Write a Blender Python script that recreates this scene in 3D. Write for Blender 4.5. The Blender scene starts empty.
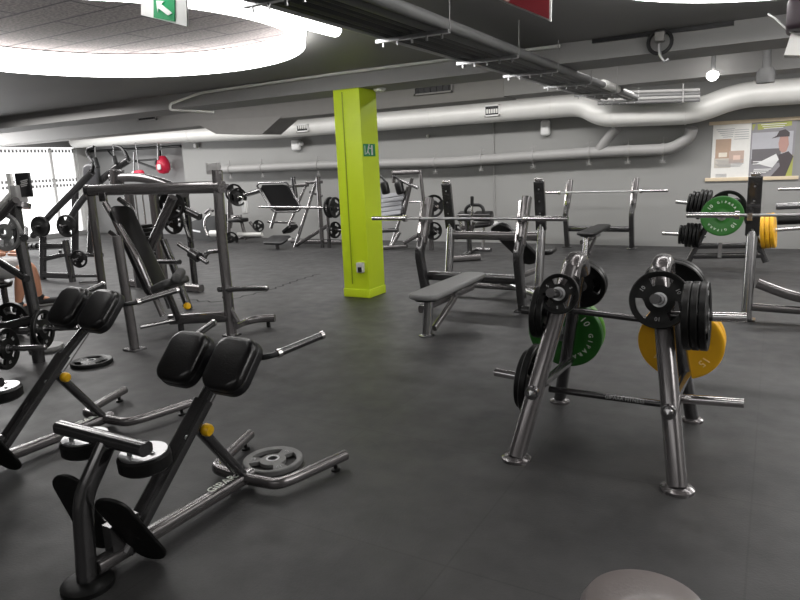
import bpy, bmesh, math, random
from mathutils import Vector, Matrix, Quaternion
random.seed(4)
C = bpy.context.scene.collection
sc = bpy.context.scene
PI = math.pi

# ------------------------------------------------------------------ camera
FPX, HC = 650.0, 1.5
PITCH, ROLL, YAW = math.atan(132.4/650), math.atan(.042), math.radians(30)
def _yaw(v): c, s = math.cos(YAW), math.sin(YAW); return Vector((c*v[0]-s*v[1], s*v[0]+c*v[1], v[2]))
F0 = Vector((0, math.cos(PITCH), -math.sin(PITCH))); U0 = Vector((0, math.sin(PITCH), math.cos(PITCH))); R0 = Vector((1, 0, 0))
CF = _yaw(F0); CR = _yaw(math.cos(ROLL)*R0-math.sin(ROLL)*U0); CU = _yaw(math.sin(ROLL)*R0+math.cos(ROLL)*U0)
CO = Vector((0, 0, HC))
cd = bpy.data.cameras.new('camera'); cam = bpy.data.objects.new('camera', cd); C.objects.link(cam)
cd.sensor_width = 36; cd.lens = 36*FPX/800; cd.clip_start = .05
cam.matrix_world = Matrix.Translation(CO) @ Matrix((CR, CU, -CF)).transposed().to_4x4()
sc.camera = cam
# surveying helpers: a sight line meets a horizontal plane z, or the plane Y metres along the room
def _ray(x, y): return CF+(x-400)/FPX*CR-(y-300)/FPX*CU
def G(x, y, z=0.0): d = _ray(x, y); return CO+d*((z-HC)/d.z)
def A(x, y, Y): d = _ray(x, y); return CO+d*(Y/d.y)
def AX(x, y, X): d = _ray(x, y); return CO+d*(X/d.x)

# ------------------------------------------------------------------ world, lights, exposure
w = bpy.data.worlds.new('world'); sc.world = w; w.use_nodes = True
w.node_tree.nodes['Background'].inputs[0].default_value = (.9, .95, 1, 1)
w.node_tree.nodes['Background'].inputs[1].default_value = .15
sc.view_settings.view_transform = 'Standard'; sc.view_settings.look = 'None'
sc.view_settings.exposure = 0.2; sc.view_settings.gamma = 1
def area(name, loc, sx, sy, power, rot=(0, 0, 0), col=(1, .98, .96)):
    l = bpy.data.lights.new(name, 'AREA'); l.shape = 'RECTANGLE'; l.size = sx; l.size_y = sy; l.energy = power; l.color = col
    o = bpy.data.objects.new(name, l); C.objects.link(o); o.location = loc; o.rotation_euler = rot; return o
area('unseen_ceiling_fill', (-3.0, 10.15, 2.78), 11, .3, 190)  # unseen strip added behind the far beam to brighten the round duct
area('unseen_ceiling_fill', (-12.5, 10.15, 2.78), 7, .3, 150)  # second unseen strip, added to brighten the duct further left
area('unseen_ceiling_fill', (-4, 7.9, 2.78), 12, .3, 80)  # unseen fill strip added between the two beams
area('unseen_ceiling_fill', (-9.3, 5.0, 2.5), 2.5, 2.0, 150)  # this and the next three: unseen area lights added overhead
area('unseen_ceiling_fill', (2.2, 8.2, 2.5), 2.5, 2.0, 150)
area('unseen_ceiling_fill', (3.5, 2.5, 2.5), 2.5, 2.0, 140)
area('unseen_ceiling_fill', (-1.5, -1.5, 2.5), 5, 1.2, 40)
area('window_light', (-16.4, 7.8, 1.5), 5, 2.0, 260, (0, math.radians(-90), 0), (1, 1, 1))

# ------------------------------------------------------------------ materials
def mat(name, col, rough=.5, metal=0., coat=0., spec=.5, emit=0., noise=0., nscale=8., bump=0., bscale=40., alpha=1.):
    m = bpy.data.materials.new(name); m.use_nodes = True; nt = m.node_tree; b = nt.nodes['Principled BSDF']
    b.inputs['Base Color'].default_value = (*col, 1); b.inputs['Roughness'].default_value = rough; b.inputs['Metallic'].default_value = metal
    b.inputs['Coat Weight'].default_value = coat; b.inputs['Coat Roughness'].default_value = .12; b.inputs['Specular IOR Level'].default_value = spec
    if emit: b.inputs['Emission Color'].default_value = (*col, 1); b.inputs['Emission Strength'].default_value = emit
    tc = nt.nodes.new('ShaderNodeTexCoord')
    if noise:
        n = nt.nodes.new('ShaderNodeTexNoise'); n.inputs['Scale'].default_value = nscale; n.inputs['Detail'].default_value = 5
        nt.links.new(tc.outputs['Object'], n.inputs['Vector'])
        mx = nt.nodes.new('ShaderNodeMix'); mx.data_type = 'RGBA'
        mx.inputs['A'].default_value = (*[c*(1-noise) for c in col], 1); mx.inputs['B'].default_value = (*[min(1, c*(1+noise)) for c in col], 1)
        nt.links.new(n.outputs['Fac'], mx.inputs['Factor']); nt.links.new(mx.outputs['Result'], b.inputs['Base Color'])
    if bump:
        n = nt.nodes.new('ShaderNodeTexNoise'); n.inputs['Scale'].default_value = bscale; n.inputs['Detail'].default_value = 4
        nt.links.new(tc.outputs['Object'], n.inputs['Vector'])
        bm = nt.nodes.new('ShaderNodeBump'); bm.inputs['Strength'].default_value = bump; bm.inputs['Distance'].default_value = .01
        nt.links.new(n.outputs['Fac'], bm.inputs['Height']); nt.links.new(bm.outputs['Normal'], b.inputs['Normal'])
    return m
GUN = mat('gunmetal_paint', (.17, .16, .162), .24, .65, .7, noise=.12, nscale=30)
GUND = mat('dark_gunmetal_paint', (.085, .083, .085), .24, .75, .8, noise=.12, nscale=30)
CHR = mat('chrome', (.72, .70, .70), .16, 1., noise=.05)
STEEL = mat('brushed_steel', (.55, .55, .56), .3, 1., noise=.1, nscale=60)
CHRD = mat('dark_chrome', (.36, .355, .36), .22, 1., noise=.08)
RUB = mat('black_rubber', (.006, .006, .006), .40, 0, 0, .30, noise=.3, nscale=40, bump=.1)
RUBG = mat('worn_grey_rubber', (.17, .17, .168), .5, 0, noise=.25, nscale=30, bump=.2)
VIN = mat('black_vinyl', (.006, .0055, .006), .32, 0, .3, .35, noise=.2, nscale=12, bump=.15, bscale=120)
VING = mat('grey_vinyl', (.17, .17, .17), .42, 0, .1, noise=.08, nscale=12, bump=.1, bscale=120)
PAL = mat('pale_grey_vinyl', (.20, .205, .22), .45, noise=.06)
TAUPE = mat('taupe_vinyl', (.17, .145, .14), .42, 0, .15, noise=.1, nscale=9, bump=.1, bscale=100)
GRN = mat('green_bumper_rubber', (.022, .13, .018), .4, noise=.12)
GRNL = mat('light_green_bumper_rubber', (.10, .34, .02), .4, noise=.12)
YEL = mat('yellow_bumper_rubber', (.80, .42, .015), .42, noise=.12)
LETW = mat('white_lettering', (.75, .8, .72), .5, noise=.05)
LETG = mat('grey_lettering', (.45, .45, .45), .5, noise=.05)
LETY = mat('pale_yellow_lettering', (.95, .70, .32), .5, noise=.05)
KNOB = mat('yellow_plastic', (.85, .48, .01), .3, noise=.05)
KNOBD = mat('purple_black_plastic', (.03, .015, .04), .4, noise=.05)
COLM = mat('lime_green_paint', (.66, .84, .02), .42, noise=.04, nscale=5, bump=.05)
CHASE = mat('lime_green_paint_seam', (.28, .40, .01), .5, noise=.04)
WHT = mat('white_plastic', (.78, .78, .77), .4, noise=.03)
BLK = mat('black_plastic', (.01, .01, .011), .4, noise=.2)
DUCT = mat('pale_grey_duct', (.72, .715, .69), .45, .1, noise=.08, nscale=4, bump=.08, bscale=9)
PIPEM = mat('grey_painted_pipe', (.31, .305, .30), .5, noise=.06)
PIPED = mat('dark_painted_pipe', (.15, .15, .15), .5, noise=.06)
BOXD = mat('grey_box_duct', (.29, .28, .27), .55, noise=.05)
WOOD = mat('pale_wood_rail', (.70, .58, .42), .5, noise=.1, nscale=20)
SIGNG = mat('sign_green', (.0, .27, .09), .4, noise=.04)
SIGNR = mat('sign_red', (.30, .035, .045), .4, noise=.04)
PINK = mat('sign_pink', (.80, .50, .46), .4, noise=.04)
SKIN = mat('skin', (.62, .30, .19), .55, noise=.08)
SHORT = mat('grey_cloth', (.42, .41, .41), .8, noise=.08)
DCLOTH = mat('dark_cloth', (.02, .02, .022), .8, noise=.2)
HAIR = mat('dark_brown_hair', (.03, .018, .01), .7, noise=.3)
REDM = mat('red_vinyl', (.62, .02, .06), .35, noise=.08)
FL = (1., .99, .97)
LAMP = mat('lamp_diffuser', FL, .5, emit=9.)
LAMPT = mat('tube_lamp_diffuser', FL, .5, emit=7.)
SPOTL = mat('spot_lens', FL, .5, emit=8.)
WINL = mat('bright_window', (1, 1, 1), .5, emit=1.25)
PURP = mat('dark_plum_plastic', (.035, .022, .03), .5, noise=.1)

def floor_mat():
    m = bpy.data.materials.new('rubber_floor'); m.use_nodes = True; nt = m.node_tree; b = nt.nodes['Principled BSDF']
    tc = nt.nodes.new('ShaderNodeTexCoord')
    n1 = nt.nodes.new('ShaderNodeTexNoise'); n1.inputs['Scale'].default_value = 1.3; n1.inputs['Detail'].default_value = 7; n1.inputs['Roughness'].default_value = .65
    n2 = nt.nodes.new('ShaderNodeTexNoise'); n2.inputs['Scale'].default_value = 90; n2.inputs['Detail'].default_value = 3
    n3 = nt.nodes.new('ShaderNodeTexNoise'); n3.inputs['Scale'].default_value = 6; n3.inputs['Detail'].default_value = 6
    br = nt.nodes.new('ShaderNodeTexBrick'); br.offset = 0; br.inputs['Scale'].default_value = 1; br.inputs['Brick Width'].default_value = 1.0; br.inputs['Row Height'].default_value = 1.0
    br.inputs['Mortar Size'].default_value = .004; br.inputs['Color1'].default_value = (1, 1, 1, 1); br.inputs['Color2'].default_value = (.93, .93, .93, 1); br.inputs['Mortar'].default_value = (.72, .72, .72, 1)
    for n in (n1, n2, n3, br): nt.links.new(tc.outputs['Object'], n.inputs['Vector'])
    r = nt.nodes.new('ShaderNodeValToRGB'); r.color_ramp.elements[0].position = .36; r.color_ramp.elements[0].color = (.022, .022, .023, 1); r.color_ramp.elements[1].position = .66; r.color_ramp.elements[1].color = (.052, .051, .051, 1)
    nt.links.new(n1.outputs['Fac'], r.inputs['Fac'])
    mx = nt.nodes.new('ShaderNodeMix'); mx.data_type = 'RGBA'; mx.blend_type = 'MULTIPLY'; mx.inputs['Factor'].default_value = 1
    nt.links.new(r.outputs['Color'], mx.inputs['A']); nt.links.new(br.outputs['Color'], mx.inputs['B']); nt.links.new(mx.outputs['Result'], b.inputs['Base Color'])
    ro = nt.nodes.new('ShaderNodeMapRange'); ro.inputs['To Min'].default_value = .36; ro.inputs['To Max'].default_value = .66
    nt.links.new(n3.outputs['Fac'], ro.inputs['Value']); nt.links.new(ro.outputs['Result'], b.inputs['Roughness'])
    bm = nt.nodes.new('ShaderNodeBump'); bm.inputs['Strength'].default_value = .25; bm.inputs['Distance'].default_value = .004
    nt.links.new(n2.outputs['Fac'], bm.inputs['Height']); nt.links.new(bm.outputs['Normal'], b.inputs['Normal'])
    return m
def wall_mat(name, col, horiz=0):
    m = mat(name, col, .6, noise=.07, nscale=1.2, bump=.05, bscale=14); return m
def slat_mat(name, col, sx, sy, groove=.35, ns=60, namp=.35):
    m = bpy.data.materials.new(name); m.use_nodes = True; nt = m.node_tree; b = nt.nodes['Principled BSDF']; b.inputs['Roughness'].default_value = .85
    tc = nt.nodes.new('ShaderNodeTexCoord')
    br = nt.nodes.new('ShaderNodeTexBrick'); br.offset = .5; br.inputs['Scale'].default_value = 1; br.inputs['Brick Width'].default_value = sx; br.inputs['Row Height'].default_value = sy
    br.inputs['Mortar Size'].default_value = .012; br.inputs['Color1'].default_value = (1, 1, 1, 1); br.inputs['Color2'].default_value = (.9, .9, .9, 1); br.inputs['Mortar'].default_value = (groove, groove, groove, 1)
    n = nt.nodes.new('ShaderNodeTexNoise'); n.inputs['Scale'].default_value = ns; n.inputs['Detail'].default_value = 6
    nt.links.new(tc.outputs['Object'], br.inputs['Vector']); nt.links.new(tc.outputs['Object'], n.inputs['Vector'])
    r = nt.nodes.new('ShaderNodeValToRGB'); r.color_ramp.elements[0].position = .35; r.color_ramp.elements[1].position = .65
    r.color_ramp.elements[0].color = (*[c*(1-namp) for c in col], 1); r.color_ramp.elements[1].color = (*[c*(1+namp) for c in col], 1)
    nt.links.new(n.outputs['Fac'], r.inputs['Fac'])
    mx = nt.nodes.new('ShaderNodeMix'); mx.data_type = 'RGBA'; mx.blend_type = 'MULTIPLY'; mx.inputs['Factor'].default_value = 1
    nt.links.new(r.outputs['Color'], mx.inputs['A']); nt.links.new(br.outputs['Color'], mx.inputs['B']); nt.links.new(mx.outputs['Result'], b.inputs['Base Color'])
    return m
FLOORM = floor_mat()
WALLM = wall_mat('grey_wall_paint', (.29, .29, .283))
WALLD = wall_mat('darker_grey_wall_paint', (.26, .26, .26))
CEILM = wall_mat('dark_grey_ceiling_paint', (.26, .255, .25))
BEAMM = wall_mat('grey_beam_paint', (.30, .295, .288))
PANELM = slat_mat('wood_wool_panel', (.165, .138, .135), 1.2, .3, .18, 45, .5)
CEILS = slat_mat('dark_ceiling_panels', (.30, .295, .29), 2.4, .45, .6, 8, .06)

# ------------------------------------------------------------------ mesh building
def fillet(pts, rad, n=6):
    pts = [Vector(p) for p in pts]
    if len(pts) < 3 or rad <= 0: return pts
    out = [pts[0]]
    for i in range(1, len(pts)-1):
        a, b, c = pts[i-1], pts[i], pts[i+1]
        d = min(rad, (a-b).length*.48, (c-b).length*.48)
        p, q = b+(a-b).normalized()*d, b+(c-b).normalized()*d
        for k in range(n+1):
            t = k/n; out.append(p*(1-t)**2+b*2*t*(1-t)+q*t*t)
    out.append(pts[-1]); return out
class MB:
    def __init__(s): s.v = []; s.f = []
    def add(s, vs, fs):
        o = len(s.v); s.v += [Vector(v) for v in vs]; s.f += [tuple(i+o for i in f) for f in fs]; return s
    def tube(s, pts, r, r2=None, up=(0, 0, 1), seg=14, fil=.06, n=2, closed=False, round_ends=False):
        # r: half width across, r2: half height along 'up'; n: 2 round, larger = squarer
        r2 = r2 or r; P = fillet(pts, fil)
        U = Vector(up); rings = []
        if round_ends:
            d0 = (P[1]-P[0]).normalized(); d1 = (P[-1]-P[-2]).normalized(); rr = min(r, r2)
            P = [P[0]+d0*rr*(1-math.cos(a)) for a in (0.15, .5, 1.0)]+P[1:-1]+[P[-1]-d1*rr*(1-math.cos(a)) for a in (1.0, .5, .15)]
            sc_ = [math.sin(.15+.2), .68, .93]+[1]*(len(P)-6)+[.93, .68, math.sin(.35)]
        else: sc_ = [1]*len(P)
        prev = None
        for i, p in enumerate(P):
            if closed: t = (P[(i+1) % len(P)]-P[i-1]).normalized()
            else: t = ((P[min(i+1, len(P)-1)]-P[max(i-1, 0)])).normalized()
            if prev is None:
                side = t.cross(U)
                if side.length < .05: side = t.cross(Vector((0, 1, 0)))
                side.normalize()
            else:
                side = prev-t*prev.dot(t); side.normalize()
            prev = side; u = side.cross(t).normalized()
            ring = []
            for k in range(seg):
                a = 2*PI*(k+.5)/seg; c_, s_ = math.cos(a), math.sin(a)
                cx = math.copysign(abs(c_)**(2/n), c_); cy = math.copysign(abs(s_)**(2/n), s_)
                ring.append(p+(side*cx*r+u*cy*r2)*sc_[i])
            rings.append(ring)
        vs = [v for rg in rings for v in rg]; m = len(rings); fs = []
        for i in range(m if closed else m-1):
            for k in range(seg):
                j = (i+1) % m
                fs.append((i*seg+k, i*seg+(k+1) % seg, j*seg+(k+1) % seg, j*seg+k))
        if not closed: fs += [tuple(range(seg))[::-1], tuple((m-1)*seg+k for k in range(seg))]
        return s.add(vs, fs)
    def cyl(s, p0, p1, r, r1=None, seg=20):
        p0, p1 = Vector(p0), Vector(p1); t = (p1-p0).normalized(); a = t.orthogonal().normalized(); b = t.cross(a); r1 = r if r1 is None else r1
        vs = [p0+(a*math.cos(2*PI*k/seg)+b*math.sin(2*PI*k/seg))*r for k in range(seg)]+[p1+(a*math.cos(2*PI*k/seg)+b*math.sin(2*PI*k/seg))*r1 for k in range(seg)]
        return s.add(vs, [(k, (k+1) % seg, seg+(k+1) % seg, seg+k) for k in range(seg)]+[tuple(range(seg))[::-1], tuple(range(seg, 2*seg))])
    def lathe(s, prof, O=(0, 0, 0), ax=(0, 0, 1), seg=32, ang=2*PI):
        O = Vector(O); t = Vector(ax).normalized(); a = t.orthogonal().normalized(); b = t.cross(a); m = len(prof)
        vs = [O+t*z+(a*math.cos(2*PI*k/seg)+b*math.sin(2*PI*k/seg))*max(r, 1e-5) for k in range(seg) for r, z in prof]
        fs = [(k*m+j, ((k+1) % seg)*m+j, ((k+1) % seg)*m+j+1, k*m+j+1) for k in range(seg) for j in range(m-1)]
        return s.add(vs, fs)
    def box(s, c, size, X=(1, 0, 0), Z=(0, 0, 1), bev=.0):
        c = Vector(c); X = Vector(X).normalized(); Z = Vector(Z); Z = (Z-X*Z.dot(X)).normalized(); Y = Z.cross(X)
        return s.pad(c, size[0], size[1], size[2], X, Z, max(bev, 1e-4), bev, 1 if bev < .004 else 3) if bev else s.add(
            [c+X*size[0]/2*i+Y*size[1]/2*j+Z*size[2]/2*k for k in (-1, 1) for i, j in ((-1, -1), (1, -1), (1, 1), (-1, 1))],
            [(3, 2, 1, 0), (4, 5, 6, 7), (0, 1, 5, 4), (1, 2, 6, 5), (2, 3, 7, 6), (3, 0, 4, 7)])
    def pad(s, c, l, wd, t, X=(1, 0, 0), Z=(0, 0, 1), rc=.04, re=.02, k=4, kc=5, taper=0.):
        # rounded slab: length l along X, width wd along Y, thickness t along Z
        c = Vector(c); X = Vector(X).normalized(); Z = Vector(Z); Z = (Z-X*Z.dot(X)).normalized(); Y = Z.cross(X)
        rc = min(rc, l/2*.98, wd/2*.98); re = min(re, t/2*.98, rc)
        prof = [(re*(1-math.cos(a*PI/2/k)), -t/2+re*(1-math.sin(a*PI/2/k))) for a in range(k+1)][::-1]
        prof = [(re*(1-math.sin(a*PI/2/k)), -t/2+re*(1-math.cos(a*PI/2/k))) for a in range(k+1)]
        prof = prof+[(i, -z) for i, z in prof[::-1]]
        rings = []
        for ins, z in prof:
            ring = []
            for q, (sx, sy) in enumerate(((1, 1), (-1, 1), (-1, -1), (1, -1))):
                for a in range(kc+1):
                    an = (q+a/kc)*PI/2; r_ = rc-ins
                    px = sx*(l/2-rc)+r_*math.cos(an); py = sy*(wd/2-rc)+r_*math.sin(an)
                    py *= 1+taper*px/(l/2)
                    ring.append(c+X*px+Y*py+Z*z)
            rings.append(ring)
        n = len(rings[0]); vs = [v for r in rings for v in r]
        fs = [(i*n+j, i*n+(j+1) % n, (i+1)*n+(j+1) % n, (i+1)*n+j) for i in range(len(rings)-1) for j in range(n)]
        fs += [tuple(range(n))[::-1], tuple((len(rings)-1)*n+j for j in range(n))]
        return s.add(vs, fs)
    def prism(s, poly, d):   # polygon (3-D points) pushed along vector d
        P = [Vector(p) for p in poly]; n = len(P); d = Vector(d)
        return s.add(P+[p+d for p in P], [tuple(range(n))[::-1], tuple(range(n, 2*n))]+[(i, (i+1) % n, n+(i+1) % n, n+i) for i in range(n)])
    def build(s, name, m, parent=None, sharp=35):
        me = bpy.data.meshes.new(name); off = Vector((0, 0, 0)); q = parent
        while q is not None: off += q.location; q = q.parent
        me.from_pydata([tuple(v-off) for v in s.v], [], s.f); me.materials.append(m)
        b = bmesh.new(); b.from_mesh(me); bmesh.ops.recalc_face_normals(b, faces=b.faces); b.to_mesh(me); b.free()
        me.shade_smooth(); me.set_sharp_from_angle(angle=math.radians(sharp))
        o = bpy.data.objects.new(name, me); C.objects.link(o); o.parent = parent
        return o
def tag(o, label, cat, group=None):
    o['label'] = label; o['category'] = cat
    if group: o['group'] = group
    return o
def thing(name, label, cat, loc=(0, 0, 0), group=None):
    o = bpy.data.objects.new(name, None); C.objects.link(o); o.location = loc; o.empty_display_size = .1
    return tag(o, label, cat, group)
def struct(o): o['kind'] = 'structure'; return o
def single(name, mb, m, label, cat, loc=None, group=None):
    # one-mesh thing whose origin sits at loc
    o = mb.build(name, m)
    if loc is not None:
        L = Vector(loc); o.data.transform(Matrix.Translation(-L)); o.location = L
    return tag(o, label, cat, group)
def copy_tree(o, parent=None):
    c = o.copy(); C.objects.link(c); c.parent = parent
    for ch in o.children: copy_tree(ch, c)
    return c
def text_mesh(txt, size, depth=.001):
    cu = bpy.data.curves.new('t', 'FONT'); cu.body = txt; cu.size = size; cu.extrude = depth; cu.align_x = 'CENTER'; cu.align_y = 'CENTER'; cu.resolution_u = 2
    o = bpy.data.objects.new('t', cu); C.objects.link(o); bpy.context.view_layer.update()
    me = bpy.data.meshes.new_from_object(o.evaluated_get(bpy.context.evaluated_depsgraph_get()))
    bpy.data.objects.remove(o); vs = [v.co.copy() for v in me.vertices]; fs = [tuple(p.vertices) for p in me.polygons]
    bpy.data.meshes.remove(me); return vs, fs
def add_text(mb, txt, size, c, X, Yd, depth=.001, spacing=1):
    vs, fs = text_mesh(txt, size, depth); c = Vector(c); X = Vector(X).normalized(); Y = Vector(Yd).normalized(); Z = X.cross(Y)
    mb.add([c+X*v.x+Y*v.y+Z*v.z for v in vs], fs); return mb
def arc_text(mb, txt, size, R, a0, da, z, flip=1, out=True):
    for i, ch in enumerate(txt):
        a = math.radians(a0-flip*da*i); d = Vector((math.cos(a), math.sin(a)*1, 0))
        add_text(mb, ch, size, d*R+Vector((0, 0, z)), (math.sin(a), -math.cos(a), 0) if out else (-math.sin(a), math.cos(a), 0), d if out else -d, .0012)
    return mb

# ------------------------------------------------------------------ the setting
YW, XL, XR, YB = 11.8, -17.0, 4.2, -3.2
def slab(name, lo, hi, m):
    lo, hi = Vector(lo), Vector(hi)
    return struct(MB().box((lo+hi)/2, hi-lo).build(name, m))
slab('floor', (XL-1.2, YB-.2, -.1), (XR+.2, YW+1.4, 0), FLOORM)
slab('wall_back', (-12.9, YW, 0), (XR+.2, YW+.2, 3), WALLM)
slab('wall_back_left', (XL, YW+.35, 0), (-12.9, YW+.55, 3), WALLD)
slab('wall_return', (-12.9, YW+.2, 0), (-12.75, YW+.35, 3), WALLM)
slab('wall_right', (XR, YB, 0), (XR+.2, YW, 3), WALLM)
slab('wall_front', (XL, YB-.2, 0), (XR+.2, YB, 3), WALLM)
# left wall with its bright window opening
WY0, WY1, WZ0, WZ1 = 7.0, 11.75, .35, 2.42
slab('wall_left', (XL-.2, YB, 0), (XL, WY0, 3), WALLD)
slab('wall_left_far', (XL-.2, WY1, 0), (XL, YW+.75, 3), mat('white_wall_paint', (.75, .75, .74), .6, noise=.05))
slab('wall_left_top', (XL-.2, WY0, WZ1), (XL, WY1, 3), WALLD)
slab('wall_left_sill', (XL-.2, WY0, 0), (XL, WY1, .12), WALLD)
win = struct(MB().box((XL-.12, (WY0+WY1)/2, 1.3), (.02, WY1-WY0, 2.4)).build('window_1', WINL))
fr = MB()
for y in (WY0+.05, 11.0, WY1-.05): fr.box((XL-.06, y, 1.25), (.06, .07, 2.3))
fr.build('window_frame', WHT, win)
gr = MB()
for z in (2.36, 1.58, 1.44):
    gr.box((XL-.05, (WY0+WY1)/2, z), (.04, WY1-WY0, .012))
    for k in range(48): gr.box((XL-.05, WY0+.06+k*(WY1-WY0)/48.5, z-.045), (.03, .045, .07))
gr.build('window_grille', mat('grey_grille', (.25, .25, .25), .5, noise=.05), win)
# floor joint strip: the puzzle edge of the mats
pz = MB(); pp = []
for k in range(0, 60):
    pass
seam = [G(180, 298), G(200, 301), G(218, 302), G(245, 296), G(270, 290), G(295, 281), G(322, 273)]
pts = []
for a, b in zip(seam[:-1], seam[1:]):
    n = max(2, int((b-a).length/.09)); d = (b-a).normalized(); q = Vector((-d.y, d.x, 0))
    for k in range(n): pts.append(a+(b-a)*(k/n)+q*(.03 if (len(pts) % 2) else -.03)+Vector((0, 0, .001)))
pz.tube(pts, .014, .0012, fil=0, seg=6)
s_ = pz.build('trim_1', mat('mat_joint', (.006, .006, .006), .9, noise=.1)); struct(s_)

# ceiling: near bay with two round recess openings' lamps, beams, far bay
CZ, CZF = 2.57, 2.80
struct(MB().box(((XL+XR)/2, (YB+6.35)/2, CZ+.45), (XR-XL+1, 6.35-YB, .1)).build('ceiling', CEILM))
R1 = Vector((-4.466, 3.436, 0)); R2 = Vector((0.438, 3.755, 0)); RR = 1.4975; RO = RR+.025
# near soffit: flat sheet at CZ with round holes
def soffit():
    b = bmesh.new(); x0, x1, y0, y1 = XL, XR+.2, YB, 6.35
    def ringpoly(cx, xa, xb):
        n = 64; cv = []; ov = []
        for k in range(n):
            a = 2*PI*k/n; c_, s_ = math.cos(a), math.sin(a)
            cv.append(b.verts.new((cx.x+RO*c_, cx.y+RO*s_, CZ)))
            tx = (xb-cx.x)/c_ if c_ > 1e-6 else ((xa-cx.x)/c_ if c_ < -1e-6 else 1e9)
            ty = (y1-cx.y)/s_ if s_ > 1e-6 else ((y0-cx.y)/s_ if s_ < -1e-6 else 1e9)
            t = min(tx, ty); ov.append(b.verts.new((cx.x+t*c_, cx.y+t*s_, CZ)))
        for k in range(n): b.faces.new((cv[k], cv[(k+1) % n], ov[(k+1) % n], ov[k]))
    ringpoly(R1, x0, -2.6); ringpoly(R2, -2.6, x1)
    # corner wedges cut by the fan
    for cx, xa, xb in ((R1, x0, -2.6), (R2, -2.6, x1)):
        n = 64
        def hit(k):
            a = 2*PI*k/n; c_, s_ = math.cos(a), math.sin(a)
            tx = (xb-cx.x)/c_ if c_ > 1e-6 else ((xa-cx.x)/c_ if c_ < -1e-6 else 1e9)
            ty = (y1-cx.y)/s_ if s_ > 1e-6 else ((y0-cx.y)/s_ if s_ < -1e-6 else 1e9)
            return (Vector((cx.x+min(tx, ty)*c_, cx.y+min(tx, ty)*s_, CZ)), 0 if tx < ty else 1)
        for k in range(n):
            (p, e), (q, g_) = hit(k), hit((k+1) % n)
            if e != g_:
                cxn = xb if (p.x+q.x)/2 > cx.x else xa; cyn = y1 if (p.y+q.y)/2 > cx.y else y0
                b.faces.new([b.verts.new(v) for v in (p, Vector((cxn, cyn, CZ)), q)])
    me = bpy.data.meshes.new('ceiling_soffit'); b.to_mesh(me); b.free(); me.materials.append(CEILM)
    o = bpy.data.objects.new('ceiling_soffit', me); C.objects.link(o); struct(o)
soffit()
for c_ in (R1, R2):
    struct(MB().box((c_.x, c_.y, 2.71), (2*RR+.3, 2*RR+.3, .04)).build('ceiling_panel', PANELM))
struct(MB().box(((XL+XR)/2, (6.95+YW+1)/2, CZF+.05), (XR-XL+.4, YW+1-6.95, .1)).build('ceiling_far', CEILS))
struct(MB().box(((XL+XR)/2, 6.65, 2.7), (XR-XL+.4, .6, .62)).build('beam_main', BEAMM))
struct(MB().box(((XR-3.3)/2, 9.05, 2.62), (XR+3.3, .5, .44)).build('beam_far', BEAMM))

# lime green column
colx0, colx1, coly0, coly1 = -4.44, -4.085, 6.36, 6.72
cl = struct(MB().box(((colx0+colx1)/2, (coly0+coly1)/2, 1.195), (colx1-colx0, coly1-coly0, 2.39), bev=.006).build('wall_column', COLM))
MB().box(((colx0+colx1)/2, (coly0+coly1)/2, .05), (colx1-colx0+.016, coly1-coly0+.016, .1), bev=.006).build('baseboard', COLM, cl)
MB().box((colx0+.125, coly0-.003, 1.26), (.012, .008, 2.2)).build('seam_strip', CHASE, cl)

# ------------------------------------------------------------------ ceiling services
def ring_lamp(c, label):
    t = thing('ring_lamp', label, 'ceiling lamp', (c.x, c.y, CZ))
    n = 96; prof = [(RR+.008, -.10), (RR+.008, .10), (RR-.03, .10), (RR-.03, -.10), (RR+.008, -.10)]
    MB().lathe(prof, (c.x, c.y, CZ), seg=96).build('diffuser', LAMP, t)
    MB().lathe([(RR+.024, -.012), (RR+.024, .1), (RR+.010, .1), (RR+.010, -.012), (RR+.024, -.012)], (c.x, c.y, CZ), seg=96).build('rim', WHT, t)
    return t
ring_lamp(R1, 'large glowing ring lamp under the rough grey ceiling panels, left')
ring_lamp(R2, 'glowing ring lamp cut by the top right edge of the photo')
tl = thing('tube_lamp', 'bright linear tube lamp running beside the suspended pipes', 'ceiling lamp', (-2.86, 3.2, 2.5))
MB().tube([(-2.86, 1.4, 2.5), (-2.86, 4.2, 2.5)], .06, .05, round_ends=True).build('diffuser', LAMPT, tl)
MB().box((-2.86, 2.8, 2.56), (.09, 2.7, .03)).build('housing', WHT, tl)

def pipe(name, pts, r, m, label, cat, fil=.12, seg=20, clamps=(), group=None, cm=None):
    t = thing(name, label, cat, pts[0], group)
    MB().tube(pts, r, seg=seg, fil=fil).build('pipe', m, t)
    for p in clamps:
        p = Vector(p)
        c2 = MB(); c2.lathe([(r+.002, -.02), (r+.012, -.02), (r+.012, .02), (r+.002, .02)], p, (1, 0, 0), 20)
        c2.box(p+Vector((0, .0, -r-.05)), (.012, .02, .10)); c2.box(p+Vector((0, 0, -r-.10)), (.10, .01, .01), X=(1, 0, .5)); c2.box(p+Vector((0, 0, -r-.10)), (.10, .01, .01), X=(1, 0, -.5))
        c2.box(p+Vector((0, .0, r+.05)), (.012, .02, .12)); c2.box(p+Vector((0, 0, r+.08)), (.12, .012, .012), X=(1, 0, .2))
        c2.build('clamp', cm or PIPEM, t)
    return t
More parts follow.
